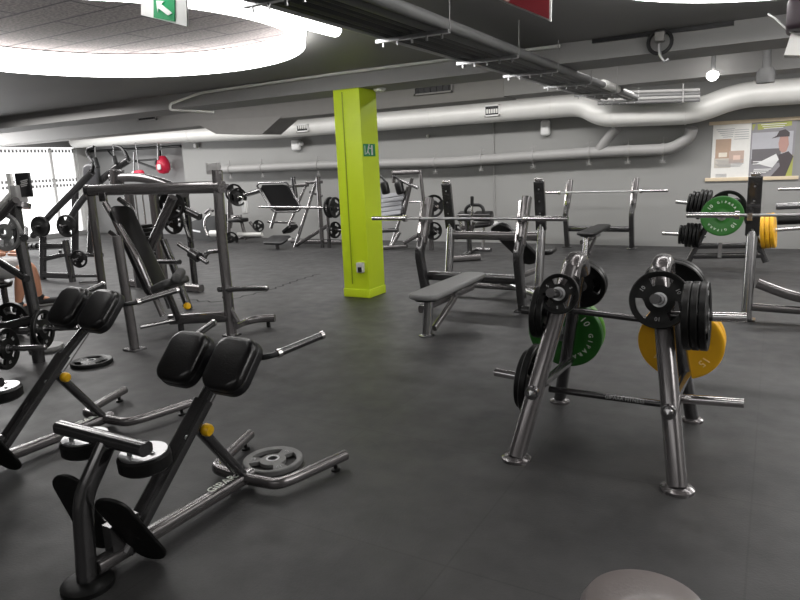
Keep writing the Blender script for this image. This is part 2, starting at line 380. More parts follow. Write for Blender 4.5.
# round ventilation duct along the back wall
def zl(x, y, Y): return A(x, y, Y)
YD = 11.42
dp = [A(75, 141, YD), A(150, 136, YD), A(262, 131, YD), A(400, 119.5, YD), A(583, 104.5, YD), A(603, 116, 11.3), A(696, 112, 11.3), A(738, 95, 11.4), A(800, 91, YD), Vector((XR, YD, 2.36))]
dt = thing('ventilation_duct', 'thick round pale grey duct running along the back wall', 'duct', dp[0])
MB().tube(dp, .185, seg=28, fil=.3).build('duct_tube', DUCT, dt)
jm = MB()
for p, q, t_ in ((4, 3, .15), (5, 6, .12), (6, 5, .1), (7, 8, .25), (3, 4, .2), (2, 3, .3), (1, 2, .4)):
    P = dp[p].lerp(dp[q], t_); d = (dp[q]-dp[p]).normalized(); jm.lathe([(.184, -.012), (.19, -.012), (.19, .012), (.184, .012)], P, d, 28)
jm.build('joint_band', DUCT, dt)
def grille(name, c, wd, h, label, frame=WHT, parent=None, ny=-1, nsl=6, fill=BLK):
    t = thing(name, label, 'vent grille', c) if parent is None else parent
    c = Vector(c); f = MB()
    for sx in (-1, 1): f.box(c+Vector((sx*wd/2, 0, 0)), (.022, .03, h+.022))
    for sz in (-1, 1): f.box(c+Vector((0, 0, sz*h/2)), (wd+.022, .03, .022))
    f.build('frame', frame, t)
    b = MB().box(c+Vector((0, .006, 0)), (wd-.02, .012, h-.02)); b.build('backing', fill, t)
    s2 = MB()
    for k in range(nsl): s2.box(c+Vector((-wd/2+(k+.5)*wd/nsl, -.004, 0)), (.008, .012, h-.02))
    s2.build('slats', fill, t); return t
grille('vent_grille', A(492, 110.5, 11.24), .27, .17, 'white framed vent grille on the round duct, left of the white wall box')
grille('vent_grille', A(302.5, 128, 11.24), .30, .13, 'white framed vent grille on the round duct left of the green column')
# small drain pipe below
pd = [A(215, 170, 11.6), A(330, 165, 11.6), A(450, 162, 11.6), A(600, 152, 11.6), A(672, 149, 11.6), A(690, 137, 11.55), A(692, 128, 11.5)]
YP = 11.6; cp = [A(x, y, YP) for x, y in ((230, 169.4), (262, 168), (318, 165.5), (435, 162.5), (481, 159.5), (533, 156.5), (589, 152.7), (628, 151), (663, 149.5))]
pp_ = pipe('drain_pipe', pd, .092, PIPEM, 'grey drain pipe with hanging clamps along the back wall', 'pipe', clamps=cp, fil=.2)
MB().tube([A(598, 152, 11.6), A(606, 140, 11.55), A(618, 128, 11.45)], .08, fil=.1).build('branch_pipe', PIPEM, pp_)
# rectangular box duct with its bulge
bd = thing('box_duct', 'long rectangular grey box duct hung under the ceiling', 'duct', (-6, 9.0, 2.4))
MB().box((-10.1, 9.05, 2.58), (13.6, .5, .40), bev=.01).build('duct_body', BOXD, bd)
bl = MB(); F_ = [A(x, y, 8.79) for x, y in ((192, 121), (216, 134), (262, 134), (282, 116))]; bl.prism(F_, (0, .5, 0)); bl.build('lowered_section', BOXD, bd)
grille('vent_slot', A(433, 88.3, 8.78), .60, .13, 'black slotted vent high on the box duct right of the column', BOXD)
grille('vent_slot', A(147, 117.5, 8.78), .50, .1, 'small black slotted vent on the box duct at the left', BOXD)
# suspended pipe tray running away from the camera
tray = thing('pipe_tray', 'suspended tray of grey pipes and black cables crossing the ceiling', 'pipe tray', (-2.05, 5, 2.33))
for x, r, z, m in ((-2.29, .014, 2.335, STEEL), (-1.93, .034, 2.352, PIPED), (-1.84, .036, 2.36, PIPED)):
    MB().tube([(x, -1.0, z), (x, 10.4, z)], r, seg=12).build('pipe_run', m, tray)
for x, r in ((-2.23, .03), (-2.15, .036), (-2.06, .03), (-1.99, .028)):
    MB().tube([(x, -1.0, 2.35), (x, 10.2+x*.2, 2.35)], r, seg=10).build('black_cable', BLK, tray)
for y in (1.3, 2.6, 3.84, 5.09, 6.15, 7.4, 8.7, 10.2):
    b_ = MB().box((-2.05, y, 2.305), (.52, .035, .022))
    for k in range(5): b_.box((-2.26+k*.105, y, 2.285), (.012, .012, .035))
    br = b_.build('cross_bracket', STEEL, tray)
    zt = CZ if y < 6.35 else (2.39 if y < 6.95 else CZF)
    for x in (-2.305, -1.785): MB().cyl((x, y, 2.30), (x, y, max(zt, 2.40)), .0035, seg=8).build('hanger_rod', PIPEM, br)
for x, ya, yb in ((-1.84, 8.2, 9.0), (-1.86, 9.3, 10.0)): MB().tube([(x, ya, 2.37), (x, yb, 2.37)], .05, seg=14).build('pale_sleeve', DUCT, tray)
# thin conduit on the face of the main beam
cdt = single('beam_conduit', MB().tube([A(300, 108, 6.9)+Vector((-1.0, -.5, 0)), A(170, 110, 6.0), A(170, 104, 6.0), A(200, 93, 6.3), A(330, 74.5, 6.3), A(400, 65.5, 6.3), A(560, 46, 6.3)], .016, seg=10, fil=.1), DUCT, 'thin pale conduit clipped along the top of the concrete beam', 'conduit')
single('cable_slot', MB().box((-.95, 6.34, 2.55), (1.15, .04, .035)), BLK, 'black cable channel on the beam face', 'cable channel')
# short heating pipes behind, under the far ceiling
hp = thing('service_pipes', 'bundle of thin parallel grey pipes above the lowered duct section', 'pipes', A(650, 92, 10.9))
for k, (ya, yb) in enumerate(((93, 90), (96.5, 93.5), (100, 96.5), (103.5, 100))):
    MB().tube([A(598, ya, 10.9), A(700, yb, 10.9)], .026, seg=10).build('pipe_run', PIPED if k % 2 else PIPEM, hp)
for x in (614, 626, 683):
    a_, b_ = A(x, 84, 10.85), A(x, 103, 10.85); MB().cyl((a_.x, a_.y, CZF), b_, .010, seg=8).build('hanger_rod', PIPEM, hp)
# hanging exit sign, top left
es = thing('exit_sign', 'hanging white panel with a green exit arrow sign at the top', 'sign', (-2.87, 2.6, 2.35))
pX = (A(187, 22, 2.6)-A(141, 10, 2.6)).normalized()
e0 = Vector((-3.05, 2.6, 2.40)); ex = Vector((1, 0, -.26)).normalized(); ez = Vector((.26, 0, 1)).normalized()
q = [A(141, 15, 2.6), A(187, 26.5, 2.6), A(186, -8, 2.6), A(141, -19, 2.6)]
MB().prism(q, (0, .012, 0)).build('panel', WHT, es)
q2 = [A(153.5, 17.5, 2.593), A(174.5, 21.5, 2.593), A(174.5, -2, 2.593), A(153.5, -6, 2.593)]
MB().prism(q2, (0, .006, 0)).build('green_field', SIGNG, es)
ar = [(156, 0.5), (164, 1), (161, 4), (172, 13), (168, 15.5), (158, 8), (157.5, 12.5)]
MB().prism([A(x, y, 2.588) for x, y in ar], (0, .004, 0)).build('arrow', WHT, es)
MB().cyl((-3.0, 2.606, 2.45), (-3.0, 2.606, CZ), .004, seg=6).build('hanger_rod', STEEL, es)
# red sign top centre
rs = thing('fire_sign', 'dark red sign with a white edge hanging at the top centre', 'sign', A(530, 5, 3.0))
MB().prism([A(x, y, 3.0) for x, y in ((496, -1), (551, 21.5), (551.5, -30), (496, -40))], (0, .01, 0)).build('panel', WHT, rs)
MB().prism([A(x, y, 2.994) for x, y in ((499, -1.5), (549, 19), (549.5, -28), (499, -38))], (0, .004, 0)).build('red_field', SIGNR, rs)
MB().prism([A(x, y, 2.99) for x, y in ((499.5, -1.5), (508, 2), (513, -4), (504, -9))], (0, .003, 0)).build('pink_mark', PINK, rs)
# coil and box on the beam, spots, sensors
co = thing('beam_siren', 'round black coiled cable behind a small grey box on the beam', 'siren', A(660, 40, 6.3))
cc = A(660, 42, 6.28)
MB().tube([cc+Vector((.095*math.cos(a*PI/12), 0, .095*math.sin(a*PI/12))) for a in range(24)], .016, .016, seg=8, fil=0, closed=True, up=(0, 1, 0)).build('cable_coil', BLK, co)
MB().box(cc+Vector((0, -.02, .04)), (.08, .06, .08), bev=.008).build('box', BOXD, co)
MB().tube([cc+Vector((0, -.04, -.02)), cc+Vector((.01, -.04, -.12)), cc+Vector((.05, -.04, -.17)), cc+Vector((.08, -.04, -.15))], .014, seg=8).build('hook', STEEL, co)
sp = thing('spot_lamp', 'small glowing round spot lamp near the back wall ceiling', 'ceiling lamp', A(712.5, 76.5, 8.55))
cs = A(712.5, 76.5, 8.55)
MB().lathe([(0.001, -.035), (.045, -.03), (.065, 0), (.065, .03)], cs, (0, .5, 1), 20).build('lens', SPOTL, sp)
MB().cyl(cs+Vector((0, .02, .03)), (cs.x, cs.y+.02, CZF), .025).build('housing', PIPED, sp)
jr = A(766, 73, 8.55)
jt = thing('motion_sensor', 'clear jar shaped ceiling sensor above the poster', 'sensor', jr)
MB().lathe([(.001, -.11), (.09, -.105), (.095, 0), (.075, .05), (.001, .055)], jr, (0, 0, 1), 16).build('bowl', PIPED, jt)
MB().cyl(jr+Vector((0, 0, .05)), (jr.x, jr.y, CZF), .05, .03).build('base', PIPED, jt)
c_ = G(383, 90.5, 2.37)
single('smoke_detector', MB().lathe([(.001, -.035), (.05, -.03), (.07, -.01), (.07, .012)], (c_.x, 6.6, 2.38), (0, 0, 1), 20), WHT, 'round smoke detector under the beam beside the column', 'detector')
c_ = A(35, 104, 6.33)
single('junction_box', MB().box(c_, (.12, .05, .1), bev=.008), DUCT, 'small pale square box on the ceiling beam, far left', 'box')
pj = thing('wall_projector', 'dark plum unit with a grey lamp head at the top right edge', 'projector', A(800, 30, 4.6))
a0 = A(799, 22, 4.6)
MB().pad(A(817, 14, 4.6), .30, .3, .17, rc=.04, re=.03).build('body', PURP, pj)
MB().prism([A(x, y, 4.6) for x, y in ((791, 33), (812, 31), (815, 56), (784, 55))], (0, .12, 0)).build('lamp_head', DUCT, pj)
MB().tube([A(768, 14, 4.6), A(775, 18, 4.58), A(784, 27, 4.57), A(792, 33, 4.57), A(800, 34, 4.57), A(812, 32, 4.57)], .005, seg=8, fil=.03).build('cable', WHT, pj)
# things on the back wall
def wbox(name, x, y, wd, h, d, m, label, cat, bev=.02):
    c = A(x, y, YW-d/2); return single(name, MB().pad((c.x, YW-d/2-.001, c.z), wd, d, h, rc=min(bev, d*.45), re=min(bev, d*.45)), m, label, cat)
wbox('emergency_lamp', 545.5, 128, .17, .28, .12, WHT, 'white rounded wall box under the round duct, beside the pipe tray', 'wall box', .055)
al = A(296.5, 145, YW-.06)
at_ = thing('wall_alarm', 'white rounded wall alarm left of the green column', 'alarm', (al.x, YW, al.z))
MB().pad((al.x, YW-.07, al.z), .22, .13, .24, rc=.05, re=.05).build('housing', WHT, at_)
MB().cyl((al.x+.1, YW-.07, al.z+.02), (al.x+.17, YW-.09, al.z+.02), .04, .05).build('horn', WHT, at_)
wbox('small_wall_knob', 428, 136, .06, .06, .05, DUCT, 'tiny grey round box high on the back wall right of the column', 'wall box')
wbox('wall_socket', 495.5, 224, .09, .09, .04, WHT, 'white socket low on the back wall behind the benches', 'socket', .01)
wbox('wall_camera', 196, 145.5, .1, .1, .1, WHT, 'tiny white camera at the top of the left wall corner', 'camera')
sv = A(494, 150, YW)
single('wall_conduit', MB().cyl((sv.x, YW-.012, .35), (sv.x, YW-.012, 2.3), .012, seg=8), PIPEM, 'thin vertical grey conduit on the back wall', 'conduit')
for x in (640, 330, 215):
    pass
# column signs
sg = thing('column_exit_sign', 'small green running figure sign on the side of the green column', 'sign', (colx1, 6.48, 1.7))
MB().box((colx1+.003, 6.51, 1.71), (.006, .25, .14)).build('green_field', SIGNG, sg)
fg = MB(); cx = colx1+.008
for (ya, za), (yb, zb), wd in (((6.49, 1.75), (6.47, 1.70), .02), ((6.47, 1.70), (6.50, 1.665), .014), ((6.47, 1.70), (6.44, 1.67), .014), ((6.49, 1.735), (6.53, 1.73), .012), ((6.56, 1.76), (6.56, 1.66), .03)):
    fg.box((cx, (ya+yb)/2, (za+zb)/2), (.003, wd, math.hypot(ya-yb, za-zb)+.01), X=(1, 0, 0), Z=(0, yb-ya, zb-za))
fg.cyl((cx-.001, 6.50, 1.765), (cx+.002, 6.50, 1.765), .012, seg=10); fg.box((cx, 6.41, 1.71), (.003, .012, .1))
fg.build('white_figure', WHT, sg)
bx = A(360.5, 267.5, coly0-.03)
cb = thing('column_socket', 'small steel socket box on the front of the green column', 'socket', (bx.x, coly0, bx.z))
MB().box((bx.x, coly0-.03, bx.z), (.085, .06, .12), bev=.008).build('housing', DUCT, cb)
MB().box((bx.x+.01, coly0-.066, bx.z-.02), (.05, .012, .06), bev=.003).build('flap', GUND, cb)

# poster
def flat(name, pts, m, parent, t=.002): return MB().prism(pts, (0, t, 0)).build(name, m, parent)
px0, px1, pz0, pz1 = -.93, .25, 1.10, 1.98
po = thing('wall_poster', 'wide two sheet poster hung between pale wooden rails on the back wall', 'poster', ((px0+px1)/2, YW, 1.5))
MB().box(((px0+px1)/2, YW-.02, pz1), (px1-px0+.08, .03, .055), bev=.004).build('rail', WOOD, po)
MB().box(((px0+px1)/2+.0, YW-.02, pz0), (px1-px0+.12, .03, .055), bev=.004).build('rail', WOOD, po)
def R_(name, x0, x1, z0, z1, col, d, parent, rough=.4):
    m = mat(name+'_ink', col, rough, noise=.06, nscale=20)
    return flat(name, [(x0, YW-d, z0), (x1, YW-d, z0), (x1, YW-d, z1), (x0, YW-d, z1)], m, parent, .0015)
xm = -.37
s1 = R_('white_sheet', px0+.02, xm, pz0, pz1, (.82, .81, .78), .012, po)
R_('food_picture', px0+.07, px0+.29, 1.43, 1.73, (.50, .36, .27), .015, s1); R_('food_picture', px0+.27, xm-.08, 1.35, 1.54, (.55, .42, .36), .017, s1)
R_('pale_picture', px0+.06, px0+.3, 1.28, 1.44, (.62, .58, .52), .0145, s1)
R_('plate_shape', px0+.12, px0+.24, 1.45, 1.52, (.82, .76, .66), .019, s1); R_('plate_shape', px0+.33, px0+.43, 1.40, 1.47, (.78, .60, .52), .021, s1)
tx = MB()
for k in range(5): tx.box((px0+.2+.01*k, YW-.016, 1.88-.03*k), (.26-.03*k, .001, .009))
for k in range(5): tx.box((xm-.13, YW-.016, 1.86-.035*k), (.2, .001, .008))
for k in range(3): tx.box((px0+.17, YW-.016, 1.18-.02*k), (.16, .001, .008))
for k in range(6): tx.box((px0+.28, YW-.0175, 1.40-.02*k), (.4-.04*(k % 3), .001, .007))
tx.build('printed_lines', mat('grey_print', (.38, .38, .40), .5, noise=.05), s1)
s2 = R_('grey_sheet', xm, px1-.02, pz0, pz1, (.30, .29, .31), .012, po)
R_('pale_backdrop', xm+.02, px1-.05, 1.40, 1.80, (.50, .50, .54), .014, s2)
R_('dark_backdrop', xm+.03, px1-.2, 1.33, 1.55, (.16, .15, .16), .0155, s2)
GP = mat('olive_print', (.42, .44, .12), .5, noise=.05); DP = mat('dark_print', (.09, .075, .08), .5, noise=.1); FP = mat('face_print', (.50, .30, .26), .5, noise=.05); WP = mat('white_print', (.82, .82, .82), .5, noise=.03)
def PF(name, pts, m, d): return flat(name, [(x, YW-d, z) for x, z in pts], m, s2, .0012)
PF('green_corner', [(px1-.15, 1.11), (px1-.03, 1.11), (px1-.03, 1.45)], GP, .0145); PF('green_corner', [(xm+.01, 1.93), (xm+.06, 1.93), (xm+.02, 1.83)], GP, .0145)
PF('green_band', [(xm+.09, 1.84), (px1-.08, 1.88), (px1-.08, 1.95), (xm+.08, 1.93)], GP, .0145)
PF('jacket', [(px1-.32, 1.12), (px1-.2, 1.28), (px1-.23, 1.45), (px1-.1, 1.5), (px1-.03, 1.42), (px1-.12, 1.12)], DP, .019)
PF('pale_sleeve', [(xm+.1, 1.33), (px1-.26, 1.47), (px1-.22, 1.38), (px1-.3, 1.26)], WP, .0175)
PF('face', [(px1-.22, 1.52), (px1-.24, 1.62), (px1-.22, 1.74), (px1-.12, 1.74), (px1-.1, 1.6), (px1-.13, 1.5), (px1-.18, 1.48)], FP, .02)
PF('cap', [(px1-.34, 1.70), (px1-.24, 1.72), (px1-.1, 1.72), (px1-.1, 1.78), (px1-.16, 1.83), (px1-.24, 1.81), (px1-.27, 1.74)], DP, .0215)
tb = MB()
for k in range(2): tb.box((xm+.2, YW-.0225, 1.36-.035*k), (.3, .001, .014))
for k in range(3): tb.box((xm+.19-.02*k, YW-.0225, 1.24-.025*k), (.24-.03*k, .001, .015))
for k in range(3): tb.box((xm+.3, YW-.0225, 1.915-.028*k), (.34-.04*k, .001, .01))
tb.build('white_lettering', WP, s2)

# ------------------------------------------------------------------ weight plates (axis = local z, centre at origin)
def grip_plate_mesh(R, t, hole=.026, holes=3, hub=.36, h0=.50, h1=.80, span=.50, seg=60):
    # gridded disc with long hand holes
    rs = [hole, R*hub*.75, R*hub, R*h0, R*.62, R*h1, R*.88, R*.97, R]
    th = [t*.5, t*.5, t*.42, t*.30, t*.30, t*.30, t*.46, t*.5, t*.36]
    def solid(i, k):
        if holes == 0: return True
        rm = (rs[i]+rs[i+1])/2/R
        if not holes or not (h0 < rm < h1): return True
        ph = (k+.5)/seg*holes % 1.0
        return not (abs(ph-.5) < span/2)
    mb = MB(); vs = []; idx = {}
    for s_ in (0, 1):
        for i, r in enumerate(rs):
            for k in range(seg):
                a = 2*PI*k/seg; idx[(s_, i, k)] = len(vs); vs.append(Vector((r*math.cos(a), r*math.sin(a), th[i] if s_ == 0 else -th[i])))
    fs = []; n = len(rs)
    for i in range(n-1):
        for k in range(seg):
            k2 = (k+1) % seg
            if not solid(i, k): continue
            fs.append((idx[0, i, k], idx[0, i+1, k], idx[0, i+1, k2], idx[0, i, k2])); fs.append((idx[1, i, k2], idx[1, i+1, k2], idx[1, i+1, k], idx[1, i, k]))
            if i == 0 or not solid(i-1, k): fs.append((idx[0, i, k2], idx[1, i, k2], idx[1, i, k], idx[0, i, k]))
            if i == n-2 or not solid(i+1, k): fs.append((idx[0, i+1, k], idx[1, i+1, k], idx[1, i+1, k2], idx[0, i+1, k2]))
            if not solid(i, (k-1) % seg): fs.append((idx[0, i, k], idx[1, i, k], idx[1, i+1, k], idx[0, i+1, k]))
            if not solid(i, k2): fs.append((idx[0, i, k2], idx[0, i+1, k2], idx[1, i+1, k2], idx[1, i, k2]))
    return mb.add(vs, fs)
_mesh_cache = {}
def plate_proto(kind):
    # returns list of (part name, mesh)
    if kind in _mesh_cache: return _mesh_cache[kind]
    def me_of(mb, m, nm):
        o = mb.build(nm, m); me = o.data; bpy.data.objects.remove(o); return me
    if kind[0] == 'grip':
        R, t, num, m = kind[1:5]
        main = me_of(grip_plate_mesh(R, t, span=.66 if m == RUBG else .5, h0=.44 if m == RUBG else .5, hub=.30 if m == RUBG else .36, holes=3 if len(kind) == 5 else kind[5]), m, 'weight_plate')
        hub = me_of(MB().lathe([(.0255, -t*.55), (.036, -t*.55), (.036, t*.55), (.0255, t*.55), (.0255, -t*.55)], seg=24), STEEL, 'hub_ring')
        tx = MB()
        for sgn in (1,):
            for q in range(3 if num else 0):
                a = math.radians(120*q)
                d = Vector((math.cos(a), math.sin(a), 0)); add_text(tx, num, R*.2, d*R*.66+Vector((0, 0, t*.34)), (math.sin(a), -math.cos(a), 0), d, .0015)
        r = (main, [('hub_ring', hub)]+([('lettering', me_of(tx, LETG, 'lettering'))] if num else []))
    elif kind[0] == 'bumper':
        R, t, num, m, lm = kind[1:]
        prof = [(.0262, -t*.5), (.055, -t*.5), (.062, -t*.40), (R*.42, -t*.38), (R*.46, -t*.46), (R*.9, -t*.46), (R*.96, -t*.5), (R*.99, -t*.44), (R, -t*.35), (R, t*.35), (R*.99, t*.44), (R*.96, t*.5), (R*.9, t*.46), (R*.46, t*.46), (R*.42, t*.38), (.062, t*.40), (.055, t*.5), (.0262, t*.5), (.0262, -t*.5)]
        main = me_of(MB().lathe(prof, seg=56), m, 'bumper_plate')
        hub = me_of(MB().lathe([(.0258, -t*.52), (.05, -t*.52), (.05, t*.52), (.0258, t*.52), (.0258, -t*.52)], seg=24), STEEL, 'hub_ring')
        tx = MB()
        for base in (0, 180):
            arc_text(tx, num, R*.26, R*.70, 90+base+6, 12, t*.465)
            arc_text(tx, 'GIPARA', R*.17, R*.70, 55+base+180, 14, t*.465)
        lt = me_of(tx, lm, 'lettering'); r = (main, [('hub_ring', hub), ('lettering', lt)])
    _mesh_cache[kind] = r; return r
B11 = ('grip', .105, .03, '5', RUB); B14 = ('grip', .14, .034, '10', RUB); B16 = ('grip', .165, .036, '10', RUB)
B15 = ('grip', .165, .035, '10', RUB); B20 = ('grip', .20, .038, '15', RUB); B12 = ('grip', .13, .03, '5', RUB); B10 = ('grip', .11, .025, '2.5', RUB); B22 = ('grip', .225, .042, '20', RUB)
G10 = ('bumper', .225, .05, '10', GRN, LETW); G10L = ('bumper', .225, .05, '10', GRNL, LETW); Y15 = ('bumper', .225, .05, '15', YEL, LETY)
GR15 = ('grip', .155, .032, '10', RUBG)
def plate(kind, c, ax, label, group=None, spin=0., parts=True):
    main, subs = plate_proto(kind)
    nm = 'weight_plate' if kind[0] == 'grip' else 'bumper_plate'
    o = bpy.data.objects.new(nm, main); C.objects.link(o)
    z = Vector(ax).normalized(); qn = z.to_track_quat('Z', 'Y')
    o.rotation_mode = 'QUATERNION'; o.rotation_quaternion = qn @ Quaternion((0, 0, 1), spin); o.location = c
    if parts:
        for n_, me in subs: p = bpy.data.objects.new(n_, me); C.objects.link(p); p.parent = o
    return tag(o, label, 'weight plate', group)
def plates_on(kinds, start, ax, label, group, gap=.001, spin0=0, parts=True, spins=None):
    d = Vector(ax).normalized(); p = Vector(start); lst = []
    N = len(kinds); ORD = ['innermost', 'second outward', 'third outward', 'fourth outward', 'fifth outward', 'sixth outward']
    for i, k in enumerate(kinds):
        lab = label if N == 1 else label+', '+('outermost' if i == N-1 else ORD[i])
        p = p+d*(k[2]/2+gap); lst.append(plate(k, p.copy(), ax, lab, group, spin0+i*.7, parts)); p = p+d*(k[2]/2)
    return lst
def barbell(c, half, label, r=.014, sl=.41, rs=.025, ax=(1, 0, 0), group=None):
    c = Vector(c); d = Vector(ax).normalized()
    t = thing('barbell', label, 'barbell', c, group)
    MB().cyl(c-d*(half-sl), c+d*(half-sl), r, seg=14).build('shaft', STEEL, t)
    for s_ in (-1, 1):
        o = MB().cyl(c+d*s_*(half-sl), c+d*s_*half, rs, seg=18).build('sleeve', CHR, t)
        MB().cyl(c+d*s_*(half-sl-.02), c+d*s_*(half-sl+.02), rs*1.5, seg=18).build('collar', CHR, o)
    return t
def knob(parent, c, d=(1, 0, 0), r=.028):
    c = Vector(c); d = Vector(d).normalized()
    s_ = MB().cyl(c-d*.045, c, .012, seg=10).build('knob_stem', KNOBD, parent)
    k = MB()
    prof = [(0.001, 0), (r*.8, .002), (r, .012), (r, .03), (r*.8, .042), (0.001, .045)]
    k.lathe(prof, c, d, 12); k.build('yellow_knob', KNOB, s_)

# ------------------------------------------------------------------ back extension benches
def back_extension(loc, label, ext=0.):
    t = thing('back_extension_bench', label, 'exercise bench', loc, 'back extension benches'); O = Vector(loc)
    # local frame: a runs to the thigh pads (world +Y), b to the left (world -X)
    def Lp(a, b, c): return O+Vector((-b, a, c))
    MB().lathe([(.001, 0), (.095, 0), (.095, .018), (.07, .03), (.001, .03)], Lp(-.04, .0, 0), seg=28).build('base_foot', RUB, t)
    MB().tube([Lp(-.04, .0, .028), Lp(-.005, .01, .34), Lp(.115, 0, .51)], .028, .036, up=(0, 1, 0), n=3, fil=.06).build('rear_post', GUND, t)
    MB().tube([Lp(.118, .29, .53), Lp(.118, -.225, .53)], .030, .026, n=3, seg=16).build('ankle_bar', GUND, t)
    for b in (.205, -.145):
        r_ = MB(); n_ = Lp(.165, b, .482); ax = Vector((0, .04, -1)).normalized()
        r_.lathe([(.001, 0), (.088, 0), (.098, .008), (.098, .052), (.086, .062), (.001, .062)], n_, ax, 32)
        rr = r_.build('ankle_roller', RUB, t)
        MB().lathe([(.001, -.006), (.088, -.006), (.088, .002), (.001, .002)], n_, ax, 32).build('end_plate', STEEL, rr)
        for q in range(3): MB().cyl(n_+Vector((.05*math.cos(2.1*q), .05*math.sin(2.1*q), 0)), n_+Vector((.05*math.cos(2.1*q), .05*math.sin(2.1*q), .012)), .009, seg=10).build('screw', GUND, rr)
    MB().tube([Lp(.0, 0, .055), Lp(.86, 0, .05)], .034, .030, n=3).build('floor_rail', GUN, t)
    MB().tube([Lp(.12, 0, .05), Lp(.612, 0, .515)], .030, .046, up=(1, 0, 0), n=3).build('pad_post_sleeve', GUND, t)
    pd_ = Vector((.35, .72, .62))*ext
    MB().tube([Lp(.55, 0, .46), Lp(.73, 0, .63)+pd_], .020, .030, up=(1, 0, 0), n=3).build('pad_post', GUND, t)
    MB().box((Lp(.56, 0, .46)+Lp(.73, 0, .63)+pd_)/2+Vector((.021, .02, -.02)), (.004, .26+ext, .006), X=(1, 0, 0), Z=(0, -.69, .72)).build('edge_strip', CHR, t)
    MB().cyl(Lp(.47, -.032, .40), Lp(.47, -.038, .40), .014, seg=12).build('bolt', STEEL, t)
    knob(t, Lp(.575, -.02, .40), (1, .1, -.15), .029)
    MB().tube([Lp(.56, 0, .41), Lp(.80, 0, .07)], .024, .028, up=(1, 0, 0), n=3).build('brace', GUND, t)
    MB().tube([Lp(1.215, .325, .062), Lp(.90, .235, .055), Lp(.82, .20, .055), Lp(.80, 0, .055), Lp(.82, -.20, .055), Lp(.90, -.235, .055), Lp(1.215, -.325, .062)], .027, .027, fil=.08, n=2.3, seg=16).build('front_foot', GUN, t)
    for s_ in (-1, 1):
        f_ = MB(); f_.lathe([(.001, 0), (.024, 0), (.024, .010), (.010, .014), (.010, .045), (.001, .045)], Lp(1.15, s_*.305, 0), seg=16); f_.build('levelling_foot', RUB, t)
    nrm = Vector((0, -.74, .67)); xd = Vector((0, .67, .74))
    for b in (.148, -.142):
        c0 = Lp(.66, b, .685)+pd_
        p_ = MB().pad(c0, .255, .222, .082, xd, nrm, .068, .028, kc=7).build('thigh_pad', VIN, t)
        MB().pad(c0-nrm*.022, .262, .229, .048, xd, nrm, .070, .01, kc=7).build('pad_shell', BLK, p_)
    MB().box(Lp(.71, 0, .66)+pd_, (.20, .03, .08), X=(1, 0, 0), Z=xd, bev=.006).build('pad_bracket', GUND, t)
    for s_ in (-1, 1):
        h_ = MB().tube([Lp(.73, s_*.08, .69)+pd_, Lp(.75, s_*.262, .708)+pd_, Lp(.81, s_*.285, .712)+pd_], .014, fil=.04, seg=10).build('handle_bar', BLK, t)
        g0, g1 = Lp(.81, s_*.285, .712)+pd_, Lp(1.05, s_*.352, .742)+pd_
        gh = MB().tube([g0, g1], .0175, seg=14).build('handle_grip', GUND, h_)
        for q0, q1 in ((-.03, .05), (.95, 1.02)): MB().cyl(g0+(g1-g0)*q0, g0+(g1-g0)*q1, .020).build('grip_collar', CHR, gh)
    for b in (.155, -.105):
        c0 = Lp(.08 if b > 0 else .10, b, .185+(.02 if b > 0 else 0)); xd2 = Vector((0, .30, -.95)) if b > 0 else Vector((0, .47, -.88)); nz = Vector((-.25, .80, .60))
        MB().pad(c0, .40, .15, .016, xd2, nz, .072, .006).build('foot_plate', RUB, t)
    MB().tube([Lp(.13, .12, .15), Lp(.13, -.12, .15)], .018, seg=10).build('foot_plate_bar', GUND, t)
    MB().box(Lp(.13, 0, .11), (.05, .13, .16)).build('foot_plate_bracket', GUND, t)
    lb = MB(); add_text(lb, 'GIPARA', .062, Lp(.69, 0, .0865), (0, 1, 0), (-1, 0, 0), .0008); lb.build('lettering', LETW, t)
    return t
be1 = back_extension((-2.16, 1.335, 0), 'black padded back extension bench nearest the camera, beside the grey floor plate')
be2 = back_extension((-3.525, 1.565, 0), 'second back extension bench, cut by the left edge of the photo', .13)
plate(GR15, G(273, 461, .018), (0, .0, 1), 'grey three hole weight plate lying on the floor by the front bench foot', None, .5)
plate(B15, (-4.86, 3.235, .018), (0, 0, 1), 'black weight plate lying on the floor behind the second back extension bench', None, .2)

# ------------------------------------------------------------------ plate rack with two A frames
RX0, RX1, RYa, RYb = -1.07, -.30, 2.985, 3.88
rk = thing('plate_rack', 'dark metal plate and bar rack with two leaning A frames, foreground right', 'weight rack', ((RX0+RX1)/2, 3.43, 0))
APY, APZ = 3.50, .95
for x in (RX0, RX1):
    xa = x+.16 if x == RX0 else x-.17   # frames lean towards one another
    f = MB().tube([(x, RYa, .015), (xa, APY-.10, APZ)], .044, .05, n=2.4, seg=18, up=(0, 1, 0)).build('front_leg', GUN, rk)
    MB().lathe([(.001, 0), (.075, 0), (.075, .014), (.055, .026), (.001, .026)], (x, RYa, 0), seg=28).build('foot_disc', GUN, f)
    b = MB().tube([(x-.03, RYb, .015), (xa, APY+.10, APZ)], .036, .042, n=2.4, seg=18, up=(0, 1, 0)).build('back_leg', GUND, rk)
    MB().lathe([(.001, 0), (.062, 0), (.062, .014), (.045, .024), (.001, .024)], (x-.03, RYb, 0), seg=28).build('foot_disc', GUN, b)
    MB().tube([(xa, APY-.12, APZ-.06), (xa, APY-.06, APZ+.02), (xa, APY+.06, APZ+.02), (xa, APY+.12, APZ-.06)], .046, .05, n=2.4, seg=18, fil=.06, up=(1, 0, 0)).build('top_bend', GUN, rk)
def legx(x, xa, z): return x+(xa-x)*z/APZ
